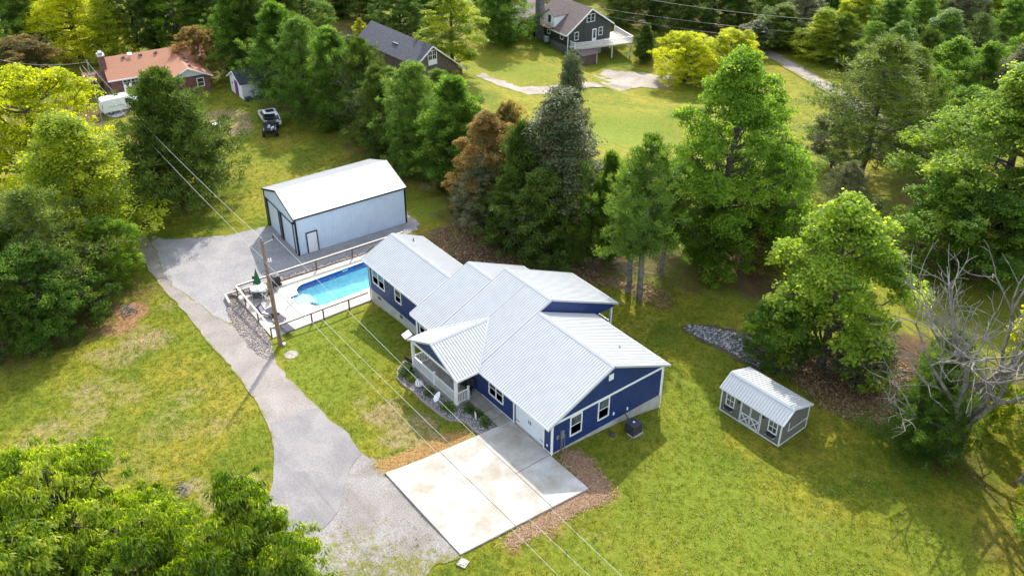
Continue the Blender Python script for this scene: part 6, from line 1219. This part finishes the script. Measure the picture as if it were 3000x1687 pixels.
def vehicles():
    CARP = at_z(640+965*.1518, 200+800*.1518, -.5)
    g = thing('white_van', 'white panel van parked below the brick house, nose behind the dark cedar', 'van', (-84.1, -1.4, -2.15), math.radians(88))
    bevel(car_shell(MB(), [(-2.5, .35), (-2.55, .9), (-2.45, 1.85), (-2.2, 1.95), (.7, 1.95), (1.05, 1.85), (1.75, 1.15), (2.45, 1.0), (2.55, .6), (2.5, .35)], 1.95, .86, 1.0).build('body', 'van_white', g))
    wheels(g, (-1.65, 1.65), .9, .34)
    for s in (-1, 1): MB().prism([(.35, s*.955, 1.12), (1.35, s*.955, 1.12), (.95, s*.87, 1.72), (.35, s*.87, 1.72)], (0, s*.012, 0)).build('side_window', 'dark_glass', g); MB().obox((1.25, s*1.08, 1.15), (.06, 0, 0), (0, .09, 0), (0, 0, .1)).build('mirror', 'black', g)
    MB().prism([(1.14, -.78, 1.77), (1.14, .78, 1.77), (1.72, .84, 1.19), (1.72, -.84, 1.19)], (.012, 0, .012)).build('windscreen', 'dark_glass', g)
    for s in (-1, 1): MB().obox((2.46, s*.72, .82), (.05, 0, 0), (0, .16, 0), (0, 0, .1)).build('headlight', 'chrome', g); MB().obox((-2.5, s*.85, 1.2), (.03, 0, 0), (0, .06, 0), (0, 0, .2)).build('tail_light', 'red_flower', g)
    MB().obox((-.9, -.985, 1.05), (.9, 0, 0), (0, .012, 0), (0, 0, .015)).build('side_rail', 'grey_metal', g)
    c = thing('white_car', 'white sport utility car with dark sunroof parked behind the buggy', 'car', (CARP[0], CARP[1], -2.15), math.radians(168))
    bevel(car_shell(MB(), [(-2.25, .35), (-2.3, .75), (-2.25, 1.05), (-1.95, 1.6), (-1.5, 1.70), (.2, 1.70), (1.05, 1.12), (2.1, .98), (2.3, .75), (2.28, .35)], 1.9, .78, 1.05).build('body', 'van_white', c))
    wheels(c, (-1.4, 1.42), .86, .36)
    for s in (-1, 1):
        MB().prism([(-.45, s*.945, 1.12), (.85, s*.945, 1.12), (.25, s*.80, 1.58), (-.45, s*.80, 1.58)], (0, s*.02, 0)).build('side_window', 'dark_glass', c); MB().prism([(-1.75, s*.945, 1.12), (-.55, s*.945, 1.12), (-.55, s*.80, 1.58), (-1.6, s*.80, 1.58)], (0, s*.02, 0)).build('side_window', 'dark_glass', c)
        MB().obox((1.0, s*1.0, 1.15), (.07, 0, 0), (0, .09, 0), (0, 0, .07)).build('mirror', 'van_white', c); MB().obox((-2.22, s*.78, .95), (.05, 0, 0), (0, .12, 0), (0, 0, .1)).build('tail_light', 'red_flower', c)
    MB().prism([(-2.25, -.78, 1.12), (-2.25, .78, 1.12), (-2.0, .68, 1.56), (-2.0, -.68, 1.56)], (-.02, 0, .008)).build('rear_window', 'dark_glass', c); MB().prism([(.3, -.66, 1.665), (.3, .66, 1.665), (1.0, .78, 1.19), (1.0, -.78, 1.19)], (.012, 0, .014)).build('windscreen', 'dark_glass', c); MB().box(-1.0, -.05, -.5, .5, 1.705, 1.72).build('sunroof', 'dark_glass', c)
    u = thing('off_road_buggy', 'black side-by-side off-road buggy with open cage and gear behind', 'buggy', (-66.0, 10.55, -2.13), math.radians(153))
    MB().box(-1.5, 1.3, -.62, .62, .4, .62).build('chassis', 'black', u); bevel(MB().add([(.55, -.6, .62), (1.5, -.5, .55), (1.5, .5, .55), (.55, .6, .62), (.55, -.6, 1.0), (1.5, -.45, .82), (1.5, .45, .82), (.55, .6, 1.0)], [(3, 2, 1, 0), (4, 5, 6, 7), (0, 1, 5, 4), (1, 2, 6, 5), (2, 3, 7, 6), (3, 0, 4, 7)]).build('hood', 'charcoal', u), .05)
    MB().box(-1.6, -.65, -.62, .62, .75, .82).build('cargo_bed', 'black', u)
    for s in (-1, 1): MB().box(-1.6, -.65, s*.62-.02, s*.62+.02, .8, 1.05).build('bed_side', 'van_white', u)
    for s in (-1, 1):
        MB().tube([(-1.45, s*.62, .8), (-.75, s*.6, 1.9), (.35, s*.58, 1.92), (.75, s*.62, 1.0)], .035, 6).build('roll_bar', 'black', u); MB().obox((-.15, s*.3, .72), (.25, 0, 0), (0, .24, 0), (0, 0, .08)).build('seat', 'charcoal', u); MB().obox((-.45, s*.3, 1.05), (.07, 0, 0), (0, .24, 0), (0, 0, .32)).build('seat_back', 'charcoal', u)
    for x in (-.75, .35): MB().bar((x, -.6, 1.91), (x, .6, 1.91), .05).build('cross_bar', 'black', u)
    MB().prism([(.72, -.55, 1.05), (.72, .55, 1.05), (.38, .52, 1.88), (.38, -.52, 1.88)], (.015, 0, 0)).build('windscreen', 'dark_glass', u); MB().lathe([(.18, 0), (.18, .03)], (.25, .3, 1.05), 12).build('steering_wheel', 'black', u)
    for x in (-1.15, 1.05):
        for s in (-1, 1): w = MB().cyl((x, s*.55, .36), (x, s*.85, .36), .36, n=12).build('wheel', 'tyre', u); MB().cyl((x, s*.85, .36), (x, s*.86, .36), .18, n=8).build('rim', 'grey_metal', w)
    u.scale = (1.12, 1.12, 1.12)
    rng = random.Random(9)
    for i in range(7): s = rng.uniform(.08, .16); MB().obox((rng.uniform(-1.5, -.75), rng.uniform(-.5, .5), .85+s), (s*1.3, 0, 0), (0, s, 0), (0, 0, s)).build('cargo', ('plastic_white', 'charcoal', 'grey_metal')[i % 3], u)
vehicles()
def far_houses():
    # grey-roofed house half hidden by evergreens
    X0 = -75.4; zp = -.5; P = lambda u, v: on_x(1000+u*.3882, v*.3882, X0)
    pk, le, re = P(680, 350), P(590, 452), P(900, 497)
    g = thing('grey_roof_house', 'house with long grey shingled roof half hidden by the evergreens', 'house', (X0, pk[1], pk[2]), math.radians(3)); yl, zl = le[1]-pk[1], le[2]-pk[2]; yr, zr = re[1]-pk[1], re[2]-pk[2]; Lb = -15.5
    yl, zl, yr, zr = yl*1.5, zl*1.5, yr*1.2, zr*1.2
    for a, b, o in ((yl, zl, -.3), (yr, zr, .3)): MB().prism([(.35, a, b), (.35, 0, 0), (Lb, 0, 0), (Lb, a, b)], (0, 0, .12)).build('roof', 'grey_shingle', g)
    MB().prism([(0, yl*.92, zl), (0, yr*.92, zr), (0, yr*.92, zr-3), (0, yl*.92, zl-3)], (-.1, 0, 0)).build('wall', 'brown_siding', g); MB().prism([(0, yl*.92, zl+.02), (0, yr*.92, zr+.02), (0, 0, -.15)], (-.1, 0, 0)).build('gable', 'brown_siding', g)
    MB().box(Lb, -.15, yl*.9, yl*.9+.1, zl-3, zl-.05).build('wall', 'brown_siding', g)
    MB().bar((.38, yl, zl), (.38, 0, .02), .06, .2).build('rake_trim', 'white_trim', g); MB().bar((.38, yr, zr), (.38, 0, .02), .06, .2).build('rake_trim', 'white_trim', g)
    window(g, (.0, -.75, -2.05), (0, 1, 0), (0, 0, 1), 1.6, 1.4, (1, 0, 0), 'double', bars=(1, 0)); MB().box(.0, .06, -.7, .85, -2.75, -2.08).build('door_panel', 'white_trim', g)
    MB().box(-7.5, -6.2, yl*.5-.1, yl*.5+.2, zl*.5, zl*.5+.25).build('roof_vent', 'charcoal', g)
    # green house with white deck
    z0 = -10.6; h = thing('green_house', 'dark green house with white wraparound deck and stone chimney', 'house', (-81.5, 71.3, z0), math.radians(86)); fl = 2.6; W2, D2 = 9.1, 9.5; hp = 8.2; eL, eR = 5.0, 5.3; xp = 4.7
    MB().box(0, W2, 0, D2, -.5, fl).build('basement_wall', 'stone', h); MB().prism([(0, 0, fl), (W2, 0, fl), (W2, 0, eR-.1), (xp, 0, hp-.15), (0, 0, eL-.05)], (0, .12, 0)).build('wall', 'green_lap', h)
    MB().box(0, .12, .12, D2, fl, eL-.05).build('wall', 'green_lap', h); MB().box(W2-.12, W2, .12, D2, fl, eR-.1).build('wall', 'green_lap', h); MB().prism([(0, D2-.1, fl), (W2, D2-.1, fl), (W2, D2-.1, eR-.1), (xp, D2-.1, hp-.15), (0, D2-.1, eL-.05)], (0, .1, 0)).build('wall', 'green_lap', h)
    MB().prism([(-.6, -.4, eL-.45), (xp, -.4, hp), (xp, D2+.4, hp), (-.6, D2+.4, eL-.45)], (0, 0, .14)).build('roof', 'brown_shingle', h); MB().prism([(W2+.5, -.4, eR-.35), (xp, -.4, hp), (xp, D2+.4, hp), (W2+.5, D2+.4, eR-.35)], (0, 0, .14)).build('roof', 'brown_shingle', h)
    MB().bar((-.6, -.44, eL-.42), (xp, -.44, hp+.03), .06, .22).build('rake_trim', 'white_trim', h); MB().bar((W2+.5, -.44, eR-.32), (xp, -.44, hp+.03), .06, .22).build('rake_trim', 'white_trim', h); MB().bar((-.64, -.4, eL-.46), (-.64, D2, eL-.46), .06, .2).build('gutter', 'white_trim', h); MB().box(-.06, .06, -.06, .06, 0, eL-.3).build('corner_trim', 'white_trim', h)
    window(h, (1.35, 0, fl+.75), (1, 0, 0), (0, 0, 1), .9, 1.4, (0, -1, 0)); window(h, (6.5, 0, fl+.75), (1, 0, 0), (0, 0, 1), .9, 1.4, (0, -1, 0)); window(h, (3.85, 0, fl+3.4), (1, 0, 0), (0, 0, 1), 1.75, 1.35, (0, -1, 0), 'double'); window(h, (0, 2.2, fl+.75), (0, -1, 0), (0, 0, 1), .9, 1.3, (-1, 0, 0)); window(h, (0, 6.0, fl+.75), (0, -1, 0), (0, 0, 1), .9, 1.3, (-1, 0, 0))
    d = MB().box(5.15, 6.05, -.06, 0, fl, fl+2.1).build('door', 'white_trim', h); MB().box(5.33, 5.87, -.075, -.061, fl+.5, fl+1.9).build('pane', 'dark_glass', d)
    MB().box(4.2, 7.2, -.08, -.0, .1, 2.2).build('garage_door', 'pale_siding', h)
    # dormer with balcony on the left slope
    MB().box(-.3, 3.6, 3.6, 6.2, eL, 6.9).build('dormer_wall', 'white_trim', h); MB().prism([(-.3, 3.6, 6.9), (-.3, 6.2, 6.9), (-.3, 4.9, 7.75)], (.1, 0, 0)).build('dormer_gable', 'white_trim', h)
    for a in (3.4, 6.4): MB().prism([(-.55, a, 6.78), (-.55, 4.9, 7.8), (4.4, 4.9, 7.8), (3.9, a, 6.78)], (0, 0, .1)).build('dormer_roof', 'brown_shingle', h)
    MB().box(-.36, -.3, 4.6, 5.3, eL+.2, 6.8).build('dormer_door', 'dark_glass', h); MB().box(-1.5, -.3, 3.6, 6.2, eL-.15, eL).build('balcony', 'deck_wood', h)
    rail(h, (-1.45, 3.65, eL), (-1.45, 6.15, eL), .95, .14, 'rail_wood'); rail(h, (-1.45, 3.65, eL), (-.3, 3.65, eL), .95, .14, 'rail_wood')
    MB().box(-.95, .0, 6.9, 8.3, 0, 11.5).build('chimney', 'stone', h)
    MB().box(-4.0, 3, 9.6, 15, 0, 4.6).build('rear_wing', 'green_lap', h); MB().prism([(-4.5, 9.3, 4.6), (3, 9.3, 6.6), (3, 15.3, 6.6), (-4.5, 15.3, 4.6)], (0, 0, .14)).build('rear_roof', 'brown_shingle', h); window(h, (-3.4, 9.6, 2.6), (1, 0, 0), (0, 0, 1), 1.8, 1.4, (0, -1, 0), 'double')
    dk = MB().prism([(.3, -.02, fl-.05), (.3, -1.6, fl-.05), (10.8, -4.3, fl-.05), (12.0, 2.2, fl-.05), (9.15, 2.2, fl-.05), (9.15, -.02, fl-.05)], (0, 0, -.22)).build('deck', 'rail_wood', h)
    rail(dk, (.35, -.1, fl-.05), (.35, -1.55, fl-.05), 1.0, .16); rail(dk, (.35, -1.6, fl-.05), (5.4, -2.9, fl-.05), 1.0, .16, bal=.06); rail(dk, (5.5, -2.93, fl-.05), (10.75, -4.25, fl-.05), 1.0, .16, bal=.06); rail(dk, (10.8, -4.2, fl-.05), (11.9, 2.15, fl-.05), 1.0, .16)
    for x, y in ((.4, -1.5), (5.45, -2.88), (10.7, -4.2), (11.85, 2.1)): MB().box(x-.07, x+.07, y-.07, y+.07, fl-.05, fl+1.05).build('newel_post', 'white_trim', dk)
    for x, y in ((3.2, -2.0), (7.2, -3.1), (10.5, -4.0), (11.6, 1.8)): MB().box(x-.08, x+.08, y-.08, y+.08, -.6, fl-.27).build('deck_post', 'white_trim', dk)
    ls = thing('lean_to_shed', 'brown lean-to with dark shingle roof below the white deck', 'shed', (-79.3, 71.6, -10.7), math.radians(86)); MB().box(0, 3.0, -1.5, 1.2, -.3, 2.0).build('wall', 'brown_siding', ls); MB().prism([(-.3, -1.8, 1.95), (3.3, -1.8, 1.95), (3.3, 1.3, 2.6), (-.3, 1.3, 2.6)], (0, 0, .1)).build('roof', 'brown_shingle', ls); MB().box(2.96, 3.06, -1.56, -1.46, -.3, 1.95).build('corner_trim', 'white_trim', ls)
    a = Vector(h.matrix_world @ Vector((0, 0, 0))); ac = thing('air_conditioner', 'round grey air conditioning unit beside the green house chimney', 'air conditioner', (-86.3, 70.6, -8.2)); MB().lathe([(.5, 0), (.52, .1), (.52, .95), (.45, 1.02)], n=16).build('body', 'grey_metal', ac); MB().lathe([(.42, 1.02), (.1, 1.06)], n=16).build('fan_grille', 'charcoal', ac)
far_houses()

def blades(name, poly, n, seed, **kw):
    """short grass blades in uneven tufts on the near lawns"""
    rng = np.random.default_rng(seed); xs = [p[0] for p in poly]; ys = [p[1] for p in poly]
    k = n//9; X = rng.uniform(min(xs), max(xs), k*3); Y = rng.uniform(min(ys), max(ys), k*3); q = in_poly(X, Y, poly)
    for av in AVOID: q &= ~in_poly(X, Y, av)
    X, Y = X[q][:k], Y[q][:k]; k = len(X); X = np.repeat(X, 9)+rng.normal(0, .10, 9*k); Y = np.repeat(Y, 9)+rng.normal(0, .10, 9*k); N = 9*k
    h = rng.uniform(.05, .13, N)*np.repeat(rng.uniform(.6, 1.35, k), 9); a = rng.uniform(0, 2*PI, N); w = rng.uniform(.012, .028, N); lx, ly = rng.normal(0, .6, N)*h, rng.normal(0, .6, N)*h
    c = np.stack([X, Y, terr(X, Y)-.005], -1); s = np.stack([np.cos(a)*w, np.sin(a)*w, 0*a], -1); t = c+np.stack([lx, ly, h], -1)
    V = np.stack([c-s, c+s, t], 1).reshape(-1, 3); tint = np.repeat(np.clip(np.repeat(rng.uniform(.15, .85, k), 9)+rng.normal(0, .12, N), 0, 1), 3)
    return put(bpy.data.objects.new(name, npmesh(name, V, np.arange(3*N).reshape(-1, 3), 'grass_blade', tint)), **kw)
leafmat('grass_blade', (.075, .14, .008), (.17, .20, .012), (.30, .28, .035), trans=.3, rough=.7)
AVOID = [[(-33.9, -9.3), (-25.3, -8.6), (-25.2, 9), (-33.5, 9)], [(-25.4, .8), (-16.6, .8), (-16.6, -.05), (-14.2, -.05), (-14.2, -2.3), (-12, -3.7), (-8, -3.6), (-6, -2.6), (-4.4, -2.6), (-5.4, -9.9), (3.3, -9.7), (3.9, -.2), (0, -.1), (0, 10.4), (-25.4, 10.4)], [(2.4, 13.9), (8, 13.9), (8.1, 17.5), (2.4, 17.4)],
  px_poly([(300,560),(412,600),(640,570),(700,560),(1000,510),(1062,570),(690,715),(590,757),(680,870),(760,985),(870,1085),(945,1185),(1000,1240),(1160,1392),(1010,1300),(900,1420),(640,1480),(690,1110),(600,950),(470,790),(362,660)], KD, 0)]
blades('lawn_grass', px_poly([(-60,880),(350,640),(700,870),(1000,760),(1700,720),(2060,1000),(2640,1050),(2700,1560),(-200,1560)], KD, 0), 230000, 51, kind='stuff')
blades('yard_grass', px_poly([(330,560),(480,240),(760,240),(1020,500),(650,580),(400,610)], KD, 0), 50000, 52, kind='stuff')
